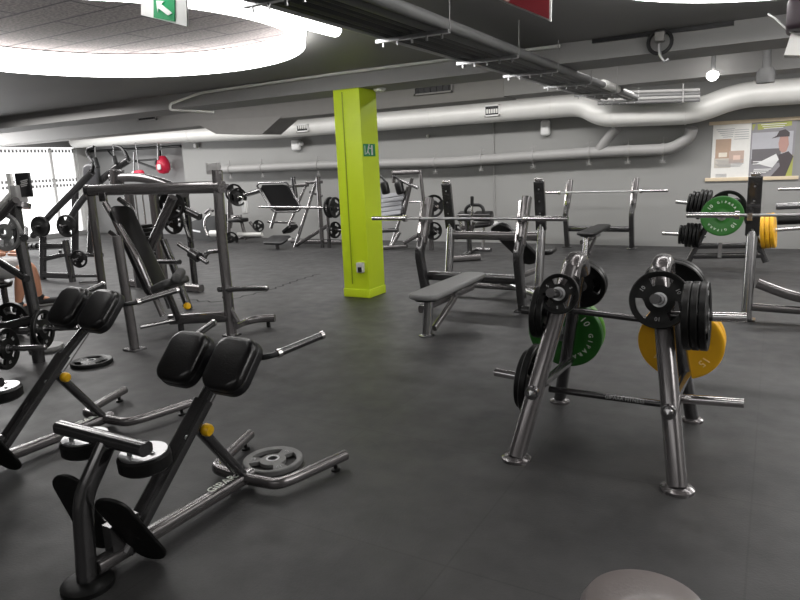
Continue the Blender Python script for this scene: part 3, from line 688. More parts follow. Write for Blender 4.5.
for x, xa in ((RX0, RX0+.16), (RX1, RX1-.17)):
    # pegs: front top, rear top, rear low, side low
    zf = .81; yf = RYa+(APY-.10-RYa)*zf/APZ; xf = legx(x, xa, zf)
    n_ = Vector((0, -1, .22)).normalized()
    MB().cyl((xf, yf, zf), Vector((xf, yf, zf))+n_*.235, .024).build('front_peg', GUND, rk)
    zr = .78; yr = RYb+(APY+.10-RYb)*zr/APZ; m_ = Vector((0, 1, .22)).normalized()
    MB().cyl((xf, yr, zr), Vector((xf, yr, zr))+m_*.22, .024).build('rear_peg', CHRD, rk)
    zg = .46; yg = RYb+(APY+.10-RYb)*zg/APZ; xg = legx(x, xa, zg)-.02-(.04 if x == RX0 else 0)
    MB().cyl((xg, yg, zg), Vector((xg, yg, zg))+m_*.24, .024).build('rear_peg', CHRD, rk)
    s_ = -1 if x == RX0 else 1
    zs = .34; ys = 3.42
    MB().tube([(legx(x, xa, zs), RYa+(APY-.1-RYa)*zs, zs), (legx(x, xa, zs), RYb+(APY+.1-RYb)*zs, zs-.03)], .024, seg=12).build('side_rail', GUND, rk)
    MB().cyl((legx(x, xa, zs)-s_*.02, ys-.1, zs-.02), (legx(x, xa, zs)+s_*.30, ys-.1, zs+.0), .023).build('side_peg', CHR, rk)
    MB().lathe([(.024, 0), (.034, 0), (.034, .03), (.024, .03)], (legx(x, xa, zs), RYa+(APY-.1-RYa)*zs-.07, zs), (0, 1, 0)).lathe([(.001, -.03), (.024, -.02), (.028, 0), (.028, .06)], (legx(x, xa, zs), RYa+(APY-.1-RYa)*zs-.07, zs), (0, 1, 0)).build('end_knuckle', CHRD, rk)
MB().cyl((legx(RX0, RX0+.16, .72), 3.38, .72), (legx(RX1, RX1-.17, .70), 3.38, .69), .017).build('cross_bar', GUND, rk)
cbm = MB().cyl((legx(RX0, RX0+.16, .24), 3.42, .245), (legx(RX1, RX1-.17, .24), 3.42, .245), .018).build('cross_bar', GUND, rk)
lb = MB(); add_text(lb, 'GIPARA FITNESS', .028, (-.62, 3.403, .25), (1, 0, 0), (0, 0, 1), .0008); lb.build('lettering', LETG, rk)
sp_ = (legx(RX1, RX1-.17, .74)+.02, 3.30, .745)
MB().cyl(sp_, (sp_[0]+.20, 3.30, .754), .023).build('side_peg', GUND, rk); MB().cyl((sp_[0]+.20, 3.30, .754), (sp_[0]+.34, 3.30, .76), .0235).build('peg_sleeve', CHR, rk)
sl2 = Vector((legx(RX0, RX0+.16, .72)-.01, 3.34, .70)); MB().cyl(sl2, sl2+Vector((-.20, 0, .01)), .023).build('side_peg', GUND, rk)
plates_on([B14, B14], sl2+Vector((-.05, 0, .003)), (-1, 0, .04), 'black plate seen edge-on high at the left of the rack', 'edge-on plates on the upper left side peg')
# plates on the rack
zf = .81; yf = RYa+(APY-.10-RYa)*zf/APZ
for x, xa, ks, lab in ((RX0, RX0+.16, [B11], 'small black grip plate on the front peg of the left A frame'), (RX1, RX1-.17, [B14], 'black grip plate facing the camera on the right A frame')):
    n_ = Vector((0, -1, .22)).normalized(); st = Vector((legx(x, xa, zf), yf, zf))+n_*.062
    ps = plates_on(ks, st, n_, lab, 'black plates on the front of the left frame' if len(ks) > 1 else None, spin0=.5)
zr = .78; yr = RYb+(APY+.10-RYb)*zr/APZ; m_ = Vector((0, 1, .22)).normalized()
plates_on([B14, B14, B11], Vector((legx(RX0, RX0+.16, zf), yr, zr))+m_*.05, m_, 'black plate stacked behind the top of the left A frame', 'black plates behind the left frame top')
plates_on([B15, B15], Vector((legx(RX1, RX1-.17, zf), yr, zr))+m_*.05, m_, 'black plate stacked behind the top of the right A frame', 'black plates behind the right frame top')
zg = .46; yg = RYb+(APY+.10-RYb)*zg/APZ
for x, xa, k, nm in ((RX0, RX0+.16, G10, 'green'), (RX1, RX1-.17, Y15, 'yellow')):
    st = Vector((legx(x, xa, zg)-.02-(.04 if x == RX0 else 0), yg, zg))+m_*.05
    p_ = st.copy()
    for i in range(2):
        p_ = p_+m_*(.026)
        o = plate(k if i == 0 or nm != 'green' else G10L, p_.copy(), -m_, f"{nm} rubber bumper plate on the low peg, {'nearer the camera' if i == 0 else 'behind its twin'}", None, (2.2 if nm == 'green' else .9)+i)
        p_ = p_+m_*.026
xx = legx(RX0, RX0+.16, .34); plates_on([B20, B15], (xx-.06, 3.32, .321), (-1, 0, .06), 'black plate on the low side peg left of the rack', 'black plates on the left side peg')
plates_on([B15, B15, B15], (sp_[0]+.075, 3.30, .75), (1, 0, .04), 'black plate seen edge-on at the right of the rack', 'three edge-on plates on the right side peg')

# ------------------------------------------------------------------ flat bench with bar uprights
def flat_bench(dx, dy, label, padm, frame=GUN):
    t = thing('flat_bench_press', label, 'weight bench', (-2.7+dx, 5.9+dy, 0))
    V = lambda x, y, z: Vector((x+dx, y+dy, z))
    for x in (-2.16, -3.25):
        s_ = 1 if x > -2.7 else -1
        MB().tube([V(x, 6.25, .01), V(x+.01, 6.06, .60), V(x+.02, 6.14, .76)], .040, .055, n=5, fil=.12, up=(0, 1, 0), seg=16).build('upright', GUND, t)
        u = MB().tube([V(x+.02, 6.12, .70), V(x+.03, 6.30, 1.16)], .044, .05, n=4, up=(0, 1, 0), seg=16).build('upright_top', GUN, t)
        MB().box(V(x-.01, 6.15, .93), (.025, .02, .42), Z=(0, .14, .48)).build('guard_strip', CHR, u)
        h = MB()
        for z in (.80, .965):
            h.box(V(x+.02, 6.09+(z-.8)*.29, z-.03), (.03, .1, .02)); h.box(V(x+.02, 6.05+(z-.8)*.29, z-.005), (.03, .02, .05))
        h.build('bar_hook', CHR, u)
        MB().box(V(x, 6.25, .008), (.16, .12, .016), bev=.004).build('foot_plate', GUND, t)
        lb = MB(); add_text(lb, 'GIPARA', .085, V(x-.006, 6.075, .42), (0, .32, -1), (1, 0, 0), .0008); lb.build('lettering', LETG, t)
    MB().tube([V(-3.22, 6.25, .33), V(-2.18, 6.25, .33)], .045, .05, n=3).build('cross_tube', GUND, t)
    MB().tube([V(-2.70, 6.2, .24), V(-2.70, 5.05, .24)], .03, .035, n=3).build('centre_rail', GUN, t)
    MB().tube([V(-2.63, 5.62, .40), V(-2.63, 5.62, .24), V(-2.6, 5.10, .06)], .025, .03, n=3, fil=.02).build('strut', GUN, t)
    MB().tube([V(-2.64, 5.03, .015), V(-2.64, 5.10, .38)], .045, .035, n=3, up=(0, 1, 0)).build('front_post', CHRD, t)
    MB().lathe([(.001, 0), (.07, 0), (.07, .014), (.05, .022), (.001, .022)], V(-2.64, 5.03, 0), seg=24).build('foot_disc', CHRD, t)
    MB().pad(V(-2.585, 5.43, .40), 1.18, .27, .05, (0.03, 1, 0.02), (0, 0, 1), .09, .02, taper=-.1).build('bench_pad', padm, t)
    MB().pad(V(-2.585, 5.43, .37), 1.1, .2, .03, (0.03, 1, 0.02), (0, 0, 1), .07, .006).build('pad_base', BLK, t)
    return t
flat_bench(0, 0, 'flat bench press with a grey pad, nearest of the bar benches', VING)
barbell((-2.745, 6.10, .965), 1.08, 'chrome barbell racked across the nearest flat bench')
flat_bench(.14, 5.12, 'flat bench press against the back wall under the round duct', BLK)
barbell((-2.545, 11.21, .965), 1.08, 'barbell racked on the bench against the back wall')

# incline bench behind, back to back: poles with holed plates
def holed_upright_unit(X0, X1, Y, label, left=True, right=True, cross=True):
    t = thing('incline_bench', label, 'weight bench', ((X0+X1)/2, Y, 0))
    for x, on in ((X0, left), (X1, right)):
        if not on: continue
        p = MB().tube([(x, Y, .01), (x+.0, Y+.14, .80)], .046, .05, n=2.4, seg=18, up=(0, 1, 0)).build('pole', CHRD, t)
        MB().box((x, Y, .008), (.15, .12, .016), bev=.003).build('foot_plate', GUND, t)
        pl_ = MB().box((x, Y+.08, 1.03), (.115, .05, .54), Z=(0, -.17, 1), bev=.008).build('holed_plate', GUND, t)
        h = MB()
        for z in (.82, .95, 1.08, 1.21): h.cyl((x, Y+.052-.17*(z-1.04), z), (x, Y+.058-.17*(z-1.04), z), .009, seg=8)
        h.build('bolt', STEEL, pl_)
        MB().box((x, Y+.03, 1.315), (.08, .05, .03), bev=.006).build('end_cap', CHR, pl_)
    if cross: MB().tube([(X0, Y+.13, .69), (X1, Y+.13, .69)], .045, .05, n=3).build('cross_tube', GUN, t)
    return t
ib = holed_upright_unit(-3.30, -2.20, 6.86, 'incline bench with tall holed uprights behind the nearest flat bench')
MB().pad((-2.62, 7.32, .56), .72, .27, .06, (.28, .35, -.42), (.1, .8, .6), .1, .02).build('back_pad', VIN, ib)
MB().tube([(-2.75, 6.9, .12), (-2.62, 8.2, .12)], .035, n=3).build('centre_rail', GUN, ib)
MB().tube([(-2.6, 7.5, .1), (-2.6, 7.5, .55)], .03, n=3).build('strut', GUN, ib)
MB().pad((-2.45, 7.85, .42), .3, .3, .06, (0, 1, .1), (0, 0, 1), .08, .02).build('seat_pad', VIN, ib)
MB().tube([(-3.3, 6.88, .12), (-2.2, 6.88, .12)], .03, n=3).build('base_tube', GUN, ib)
MB().tube([G(486, 277, .20), G(505, 282, .18), G(566, 306, .12)], .035, n=3).build('side_tube', CHRD, ib)
# right-hand holed bench, mostly its left upright
ir = holed_upright_unit(-.15, .96, 6.58, 'bench with one holed upright and a bar, cut by the right edge', cross=False)
MB().tube([A(757, 283, 6.66), A(770, 288, 6.66), A(786, 294, 6.66), A(802, 298, 6.66), A(830, 301, 6.66)], .04, .045, fil=.1, n=3).build('curved_rail', GUN, ir)
MB().tube([(-.15, 6.62, .12), (.9, 6.62, .10)], .035, n=3).build('base_tube', GUN, ir)
MB().pad((.62, 6.2, .50), .35, 1.1, .07, (1, 0, 0), (0, 0, 1), .08, .02).build('bench_pad', VIN, ir)
MB().tube([(.62, 6.6, .12), (.62, 5.7, .12), (.62, 5.7, .46)], .03, n=3, fil=.02).build('front_post', CHRD, ir)
hb = MB()
for x in (-.17, .94): hb.box((x, 6.54, .93), (.04, .16, .02)); hb.box((x, 6.45, .955), (.04, .02, .06))
hb.build('bar_hook', CHR, ir)
barbell((.40, 6.475, .966), 1.08, 'chrome barbell racked on the bench at the right edge')

# ------------------------------------------------------------------ plate tree behind at right
pt = thing('plate_tree', 'plate storage tree near the back wall full of black, green and yellow plates', 'weight rack', (-.55, 9.6, 0))
PY = 9.6
MB().tube([A(688, 262, PY), A(709, 222, PY), A(716, 200, PY)], .04, n=3, fil=.05).build('left_leg', GUND, pt)
MB().tube([A(766, 262, PY), A(748, 222, PY), A(742, 200, PY)], .04, n=3, fil=.05).build('right_leg', GUND, pt)
for y in (246, 256): MB().tube([A(694, y, PY), A(762, y-1, PY)], .04, n=3).build('cross_tube', GUND, pt)
MB().tube([A(716, 201, PY), A(742, 200, PY)], .035, n=3).build('top_tube', GUND, pt)
MB().box(A(720, 250, PY-.05), (.05, .04, .2)).build('handle', CHR, pt)
pegs = []
def peg_tree(start, ax, ln, kinds, label, group, parts=False, off=.06):
    st = Vector(start); d = Vector(ax).normalized(); MB().cyl(st, st+d*ln, .024, seg=14).build('peg', CHR, pt)
    plates_on(kinds, st+d*off, d, label, group, gap=.012, parts=parts)
peg_tree(A(716, 206, PY), (-1, 0, .12), .50, [B20, B20, B20, B15, B15, B12], 'black plate fanned on the upper left peg of the plate tree', 'black plates on the upper left peg of the tree')
peg_tree(A(706, 236, PY), (-1, 0, .05), .55, [B15, B15, B15, B15, B12, B12], 'black plate fanned on the lower left peg of the plate tree', 'black plates on the lower left peg of the tree')
gc = A(722, 216, 9.2); MB().cyl((gc.x, PY, gc.z-.02), (gc.x, 9.08, gc.z), .024).build('peg', CHR, pt)
plate(G10, gc+Vector((0, .0, 0)), (0, -1, .02), 'green bumper plate with white lettering on the plate tree', None, .9).scale = (1.12, 1.12, 1)
ca = A(728, 210, 9.3); plate(B22, gc+Vector((.05, .12, .09)), (0, -1, .02), 'large black plate behind the green one on the plate tree')
ys = A(747, 232, PY); MB().cyl(ys, ys+Vector((.62, -.05, .06)), .022).build('peg', CHR, pt)
plates_on([Y15, Y15, Y15], ys+Vector((.16, -.012, .012)), (1, -.08, .1), 'yellow bumper plate in the stack right of the plate tree', 'yellow plates on the right peg of the tree', gap=.004)
rb = A(800, 218, 9.0)
bb = thing('roller_bench', 'machine with a black roller and chrome tube behind the right edge', 'exercise machine', (.55, 9.4, 0))
MB().cyl(A(777, 220.5, 9.0), A(812, 219, 9.0), .055).build('roller', RUB, bb)
MB().cyl(A(776, 206.5, 9.0), A(815, 205, 9.0), .04).build('chrome_tube', CHRD, bb)
MB().tube([A(806, 205, 9.0), A(806, 240, 9.0), A(806, 262, 9.0)], .04).build('post', GUN, bb)
c_ = A(790, 189, 11.2); barbell((c_.x+.93, 11.2, c_.z), 1.08, 'barbell near the back wall, only its left end showing')
rt = thing('rack_stand', 'pair of posts carrying the barbell past the right edge', 'weight rack', (c_.x+.93, 11.2, 0))
for dx in (-.5, .5): MB().tube([(c_.x+.93+dx, 11.25, 0), (c_.x+.93+dx, 11.25, c_.z+.1)], .04, n=3).build('upright', GUN, rt); MB().box((c_.x+.93+dx, 11.2, c_.z-.035), (.05, .12, .02)).build('bar_hook', CHR, rt)
MB().tube([(c_.x+.43, 11.25, .2), (c_.x+1.43, 11.25, .2)], .03).build('cross_tube', GUN, rt)

# ------------------------------------------------------------------ stool top at the bottom edge
q_ = G(641, 571, .49); sd_ = Vector((q_.x, q_.y, 0)).normalized(); SX, SY = q_.x-sd_.x*.135+.012, q_.y-sd_.y*.135; SZ = -.09
st_ = thing('round_stool', 'round taupe padded stool top cut by the bottom edge', 'stool', (SX, SY, 0))
MB().lathe([(.001, .60+SZ), (.10, .598+SZ), (.13, .588+SZ), (.145, .565+SZ), (.145, .53+SZ), (.135, .515+SZ), (.001, .515+SZ)], (SX, SY, 0), seg=48).build('seat_pad', TAUPE, st_)
MB().lathe([(.13, .500+SZ), (.14, .500+SZ), (.14, .516+SZ), (.13, .516+SZ), (.13, .500+SZ)], (SX, SY, 0), seg=48).build('chrome_rim', CHR, st_)
MB().cyl((SX, SY, .02), (SX, SY, .515+SZ), .03).build('pole', CHR, st_)
MB().lathe([(.001, 0), (.17, 0), (.17, .015), (.03, .04), (.001, .04)], (SX, SY, 0), seg=32).build('base', CHR, st_)
#MACHINES
BS = ('grip', .155, .05, '', RUB, 0)
# ------------------------------------------------------------------ machines on the left
def T(parent, name, pts, r, m=GUN, r2=None, **k): return MB().tube(pts, r, r2, **k).build(name, m, parent)
def PL(Y, *pp): return [A(x, y, Y) for x, y in pp]
Y0 = 4.35
mh = thing('incline_press_machine', 'grey plate loaded press machine with a thick horizontal top beam and black back pad', 'exercise machine', (-5.0, 4.3, 0))
T(mh, 'top_beam', PL(Y0, (90, 190.5), (222, 187)), .055, n=3)
T(mh, 'end_cap', [A(88, 190.5, Y0), A(91, 190.5, Y0)], .06, GUND, n=3)
up_ = T(mh, 'right_upright', PL(Y0, (217, 170), (222, 240), (232, 335)), .035, r2=.05, n=3, up=(0, 1, 0))
MB().box(A(232, 336, Y0)+Vector((0, 0, .01)), (.13, .12, .016)).build('foot_plate', GUND, up_)
MB().box(A(213.5, 168.5, Y0), (.15, .04, .10), bev=.006).build('top_tab', PIPEM, up_)
T(mh, 'left_post', [A(91, 196, Y0), A(102, 283, Y0), Vector((-6.19, Y0, 0))], .04, n=2.5)
MB().box(A(103, 197, Y0-.07), (.10, .03, .09), bev=.004).build('bracket', CHRD, mh)
b_ = G(135, 350)
T(mh, 'front_post', [A(117, 236, b_.y), b_+Vector((0, 0, .02))], .04, n=2.5)
MB().box(b_+Vector((0, 0, .009)), (.16, .13, .018)).build('foot_plate', CHRD, mh)
T(mh, 'back_frame', [A(105, 203, 4.2), A(136, 255, 4.1), A(163, 316, 4.1)], .027, n=3)
T(mh, 'back_frame', [A(119, 199, 4.5), A(131, 208, 4.5), A(150, 255, 4.45), A(170, 308, 4.4)], .024, CHRD, n=3)
pA, pB = A(119, 207, 4.28), A(160, 296, 4.2)
MB().pad((pA+pB)/2, (pA-pB).length, .26, .075, pA-pB, (pA-pB).cross(Vector((0, 1, 0)))*-1, .08, .02).build('back_pad', VIN, mh)
MB().pad(A(170, 284, 4.2), .30, .30, .07, (1, -.1, .35), (-.35, 0, 1), .07, .02).build('seat_pad', mat('dark_grey_vinyl', (.05, .05, .05), .4, noise=.1), mh)
MB().tube([A(176, 279, 4.05), A(181, 272, 4.35)], .05, seg=18, round_ends=True).build('leg_roller', mat('charcoal_foam', (.06, .06, .06), .6, noise=.1), mh)
T(mh, 'seat_post', [A(166, 288, 4.2), A(178, 318, 4.3)], .03, GUND, n=3)
lo = T(mh, 'lower_beam', PL(Y0, (172, 319), (231, 316)), .055, n=3)
MB().cyl(A(180, 318, Y0), (A(180, 318, Y0).x, Y0, 0), .03).build('short_leg', GUND, mh)
T(mh, 'floor_tube', [A(140, 327, 4.0), A(175, 320, 4.3)], .022, CHRD)
knob(mh, A(186, 306, 4.25), (1, -.2, .1), .035)
T(mh, 'front_foot', [A(234, 326, Y0), G(243, 322, .09), G(258, 318.5, .09), G(275, 318, .09)], .038, n=3, fil=.1)
MB().cyl(G(268, 319, .08), (G(268, 319, .08).x, G(268, 319, .08).y, 0), .02).build('levelling_foot', RUB, mh)
T(mh, 'brace', PL(Y0, (224, 296), (238, 322)), .02, n=3)
T(mh, 'plate_peg', PL(Y0-.02, (218, 289.5), (268, 288)), .028, CHRD, seg=16, round_ends=True)
ar_ = T(mh, 'lever_arm', [A(173, 197, 4.5), A(149, 250, 4.5)], .04, n=3)
T(mh, 'lever_link', [A(204, 259, 4.3), A(207, 252, 4.3), A(224, 250, Y0)], .022, CHRD, fil=.05)
hg = T(mh, 'handle_grip', PL(4.25, (178, 243.5), (208, 263)), .024, CHRD, seg=16, round_ends=True)
MB().lathe([(.024, -.05), (.05, -.05), (.05, .05), (.024, .05)], A(195, 255, 4.25), A(208, 263, 4.25)-A(178, 243.5, 4.25)).build('pivot_collar', GUND, hg)
bg = G(189, 309)
T(mh, 'rear_leg', [A(163, 240, bg.y), A(172, 262, bg.y), bg], .04, GUND, n=3)
T(mh, 'rear_rail', [A(110, 232, 4.6), A(150, 262, 4.6), A(180, 262, 4.6)], .025, GUND)
# weight stack tower behind
Y1 = 6.0
tw = thing('cable_tower', 'grey machine tower with a curved top arm and black weight stack behind the press', 'exercise machine', (-7.3, Y1, 0))
T(tw, 'top_arm', PL(Y1, (112, 178), (140, 177), (165, 183), (186, 193)), .06, n=3, fil=.3)
MB().cyl(A(117, 184, Y1), A(117, 170, Y1), .095).build('pulley_housing', GUN, tw)
for x0, x1 in ((128, 134), (153, 158)):
    a_ = A(x0, 190, Y1); T(tw, 'frame_post', [a_, (a_.x, Y1, 0)], .06, r2=.05, n=4)
sx = A(142, 220, Y1)
for k in range(9): MB().box((sx.x, Y1, .42+k*.055), (.20, .22, .045), bev=.004).build('stack_plate', RUB, tw)
MB().box((sx.x, Y1, .2), (.24, .26, .36), bev=.01).build('stack_base', BLK, tw)
for d in (-.07, .07): MB().cyl((sx.x+d, Y1, .2), (sx.x+d, Y1, 1.35), .01).build('guide_rod', CHR, tw)
T(tw, 'base_beam', [(sx.x-.5, Y1, .05), (sx.x+1.0, Y1, .05)], .05, n=3)
T(tw, 'plate_arm', [A(165, 200, 6.3), A(182, 208, 6.2), A(200, 217, 6.2)], .045, GUND, n=3)
T(tw, 'arm_strut', [A(165, 200, 6.3), A(150, 184, Y1)], .03, GUND)
T(tw, 'rear_leg', [A(180, 212, 6.25), A(190, 240, 6.25), G(193, 262)], .025, GUND)
q1 = A(172, 204, 6.12); plate(B20, q1, (.15, -1, 0), 'black grip plate on the tower arm, its hand holes showing', None, .4, False)
q2 = A(173, 222, 6.12); plate(B15, q2, (.15, -1, 0), 'solid looking black plate hanging under the grip plate behind the press', None, 1, False)
T(tw, 'low_peg', [q2+Vector((0, -.08, 0)), q2+Vector((0, .25, 0))], .024, CHR)
T(tw, 'high_peg', [q1+Vector((0, -.08, 0)), q1+Vector((0, .25, 0))], .024, CHR)
T(tw, 'peg_post', [q1+Vector((0, .25, .1)), (q1.x, q1.y+.25, 0)], .04, GUND, n=3)
# lever machine at far left with two handle arms
Y2 = 6.0
jm = thing('lever_press_machine', 'dark lever machine with two long raised arms ending in hooked handles, left', 'exercise machine', (-8.9, Y2, 0))
for (x0, y0), (x1, y1) in (((43, 236), (43, 283)), ((65, 240), (73, 283))):
    T(jm, 'frame_post', PL(Y2, (x0, y0), (x1, y1)), .045, GUND, n=3)
for a_, b_, r in (((42, 246), (64, 246), .04), ((45, 259), (62, 255), .035), ((62, 255), (102, 255), .03), ((45, 275), (72, 276), .045), ((72, 276), (104, 276), .022)):
    T(jm, 'cross_tube', PL(Y2, a_, b_), r, GUND, n=3)
T(jm, 'chrome_peg', PL(Y2-.2, (80, 283), (100, 282)), .024, CHR)
T(jm, 'rear_post', PL(Y2+.5, (75, 190), (75, 262)), .05, GUND, n=3)
a1 = T(jm, 'lever_arm', PL(Y2, (33, 236), (50, 215), (78, 187), (92, 172)), .045, GUND, n=3, fil=.2)
T(jm, 'hook_handle', PL(Y2, (92, 172), (94, 164), (88, 156), (87, 149), (94, 147)), .022, BLK, fil=.1)
T(a1, 'hand_grip', PL(Y2-.05, (95, 158), (98, 168)), .03, BLK, seg=16)
T(a1, 'grip_hanger', PL(Y2-.05, (95, 147), (96, 159)), .008, STEEL)
a2 = T(jm, 'lever_arm', PL(Y2+.3, (62, 232), (80, 202), (97, 184), (113, 170), (129, 160)), .045, GUND, n=3, fil=.2)
T(jm, 'hook_handle', PL(Y2+.3, (129, 161), (126, 153), (121, 147), (113, 146)), .022, BLK, fil=.1)
T(a2, 'hand_grip', PL(Y2+.25, (114, 156), (116, 164)), .03, BLK, seg=16)
T(a2, 'grip_hanger', PL(Y2+.25, (113, 146), (114, 157)), .008, STEEL)
MB().pad(A(92, 178, Y2+.2), .42, .24, .10, (.1, 0, 1), (.6, -1, 0), .1, .04).build('back_pad', mat('charcoal_pad', (.06, .06, .065), .35, noise=.1), jm)
T(jm, 'pad_post', PL(Y2+.3, (92, 190), (90, 255)), .04, GUND, n=3)
for (x, y, k, lab) in ((40.5, 226.5, BS, 'glossy black plate at the low end of the left lever arm'), (67, 226, B15, 'grip plate on the right lever arm near the bright window'), (79, 259, B12, 'black grip plate low on the lever machine frame')):
    c_ = A(x, y, Y2-.12); plate(k, c_, (.35, -1, 0), lab, None, .3, False)
    T(jm, 'plate_peg', [c_+Vector((.06, -.16, 0)), c_+Vector((-.06, .16, 0))], .023, CHRD)
# low dumbbell rack against the window
dr = thing('dumbbell_rack', 'low dark rack under the bright window', 'weight rack', A(40, 250, 8.0))
T(dr, 'shelf', PL(8.0, (14, 250), (63, 248)), .06, GUND, r2=.02, n=3)
for x in (18, 60): a_ = A(x, 250, 8.0); T(dr, 'leg', [a_, (a_.x, 8.0, 0)], .03, GUND)
for k in range(5):
    c_ = A(20+k*9.5, 246.5, 8.0); d_ = Vector((1, 0, 0)); c_.z = A(20+k*9.5, 250, 8.0).z+.085
    MB_ = MB().cyl(c_-d_*.14, c_-d_*.05, .055, seg=12).cyl(c_+d_*.05, c_+d_*.14, .055, seg=12)
    o = thing('dumbbell', 'round black dumbbell on the low rack under the bright window', 'dumbbell', c_, 'dumbbells on the low rack')
    MB().cyl(c_-d_*.05, c_+d_*.05, .017, seg=10).build('handle', STEEL, o)
    for s_ in (-1, 1): MB().cyl(c_+d_*s_*.05, c_+d_*s_*.14, .06, seg=14).build('head', RUB, o)
# near machine cut by the left edge
km = thing('plate_loaded_row', 'plate loaded machine with slanted post and pegs, cut by the left edge', 'exercise machine', (-5.6, 3.1, 0))
YK = 3.1
T(km, 'slanted_post', PL(YK, (14, 200), (20, 240), (35, 315)), .042, GUND, n=3)
T(km, 'stub_leg', [A(36, 335, YK), G(39, 362)], .045, GUND, n=3)
T(km, 'lower_rail', PL(YK, (-30, 325), (8, 326), (38, 318)), .04, GUND, n=3)
T(km, 'rear_beam', PL(YK, (-40, 330), (30, 330)), .04, GUND, n=3)
T(km, 'cross_strut', PL(YK-.05, (-12, 255), (27, 279)), .028, GUND, n=3)
T(km, 'upper_arm', PL(YK, (-40, 232), (0, 209), (17, 190)), .035, DUCT, fil=.1)
T(km, 'upper_arm', PL(YK-.1, (-40, 240), (0, 218), (16, 200)), .03, GUN, fil=.1)
MB().box(A(19, 194, YK), (.09, .09, .14), bev=.012).build('arm_box', PIPEM, km)
MB().lathe([(.001, -.02), (.08, -.02), (.08, .02), (.001, .02)], A(20, 205, YK), (0, .3, 1)).build('swivel_disc', GUN, km)
b2 = MB().box(A(24, 185, YK), (.19, .02, .19), bev=.006).build('placard', BLK, km)
pm = MB()
for k in range(4): pm.box(A(24, 180.5+k*1.8, YK-.013), (.10-.02*(k % 2), .002, .008), X=(1, 0, .12))
pm.build('placard_print', LETG, b2)
MB().box(A(11, 186, YK+.02), (.06, .02, .2)).build('placard_mount', DUCT, km)
for (x, y, Yq, k, lab) in ((5, 232, 3.0, GR15, 'worn grey grip plate high at the left edge behind the post'), (43, 329, YK, B15, 'black grip plate on the upper low peg at the left edge'), (6, 349, 2.75, B15, 'black plate on the lower peg, cut by the left edge'), (14, 324, 3.6, B22, 'large black plate standing behind the pegs at the left edge')):
    c_ = A(x, y, Yq); ax = (.87, .5, 0) if y > 326 else (.3, -1, 0)
    plate(k, c_, ax, lab, None, .6)
T(km, 'upper_peg', [A(5, 232, 3.0)+Vector((-.1, .22, 0)), A(24, 238, 2.9)], .03, GUND, seg=16)
T(km, 'plate_peg', [A(43, 329, YK)+Vector((-.17, -.10, 0)), A(43, 329, YK)+Vector((.26, .15, 0))], .024, CHRD, seg=14, round_ends=True)
T(km, 'plate_peg', [A(6, 349, 2.75)+Vector((-.30, -.17, 0)), A(6, 349, 2.75)+Vector((.28, .16, 0))], .024, CHRD, seg=14, round_ends=True)
T(km, 'peg_leg', [A(-30, 350, 2.75), G(-30, 372)], .03, GUND)
T(km, 'rear_peg', [A(14, 324, 3.45), A(14, 324, 3.75)], .024, CHRD)
MB().lathe([(.001, 0), (.14, 0), (.15, .02), (.14, .045), (.001, .045)], G(47, 350), (0, 0, 1), 28).build('base_disc', RUBG, km)

# ------------------------------------------------------------------ machines along the back wall
YL = 10.4
lp = thing('leg_press_machine', 'leg press with a black sled pad in a steel rim left of the green column', 'exercise machine', (-8.4, YL, 0))
MB().prism(PL(YL+.02, (262, 185), (283, 184.5), (286, 186), (299, 206), (298, 209), (295, 210.5), (277, 211), (273, 209), (261, 188)), (0, .07, 0)).build('sled_pad', VIN, lp)
c4 = PL(YL, (257, 186), (259, 183), (286, 182.5), (288, 184), (301, 208), (298, 211.5), (275, 212), (272, 210))
T(lp, 'steel_rim', c4+[c4[0]], .018, CHRD, fil=.04, seg=10)
T(lp, 'load_bar', PL(YL-.1, (259, 207), (338, 208)), .022, CHR)
for (x, y, k, lab) in ((330, 207.5, B20, None), (335, 207.5, B20, None)):
    plate(k, A(x, y, YL-.1), (1, 0, 0), 'black plate on the leg press bar beside the green column', 'plates on the leg press bar', 0, False)
plate(B15, A(335, 230, YL+.1), (1, -.2, 0), 'black plate on the low peg at the foot of the leg press', None, 0, False)
T(lp, 'low_peg', PL(YL+.1, (327, 230), (342, 230)), .022, CHR)
for a_, b_, m_, r in (((318, 177), (294, 250), CHR, .03), ((308, 181), (289, 225), CHR, .025), ((318, 177), (322, 240), GUN, .04), ((291, 186), (308, 185), GUN, .035), ((306, 183), (322, 182), GUN, .03), ((297, 245), (327, 226), GUN, .035), ((278, 205), (271, 228), CHR, .03), ((268, 222), (295, 223), CHR, .022), ((327, 205), (329, 240), GUN, .03), ((293, 177), (296, 198), GUND, .04), ((310, 192), (322, 196), GUN, .025)):
    T(lp, 'frame_tube', PL(YL+.05, a_, b_), r, m_, n=3)
for x, y in ((294, 250), (322, 240), (329, 240)): q = A(x, y, YL+.05); T(lp, 'frame_foot', [q+Vector((0, 0, .02)), (q.x, q.y, .0)], .04, GUND)
MB().pad(A(290, 229, YL), .25, .3, .08, (1, 0, .6), (-.6, 0, 1), .05, .02).build('back_pad', VIN, lp)
MB().pad(A(277, 240, YL-.35), .52, .36, .05, (1, 0, 0), (0, -.35, 1), .08, .02).build('seat_pad', BLK, lp)
MB().box(A(283, 239, YL-.28), (.36, .1, .03), X=(1, 0, 0), Z=(0, -.3, 1)).build('seat_edge', WHT, lp)
T(lp, 'base_tube', [A(260, 251, YL-.45), A(294, 250, YL-.2)], .03, GUND)
T(lp, 'seat_post', [A(277, 242, YL-.35), (A(277, 242, YL-.35).x, YL-.35, 0)], .04, GUND)
T(lp, 'rear_beam', [(-8.9, YL+.5, .05), (-7.6, YL+.5, .05)], .04, GUN, n=3)

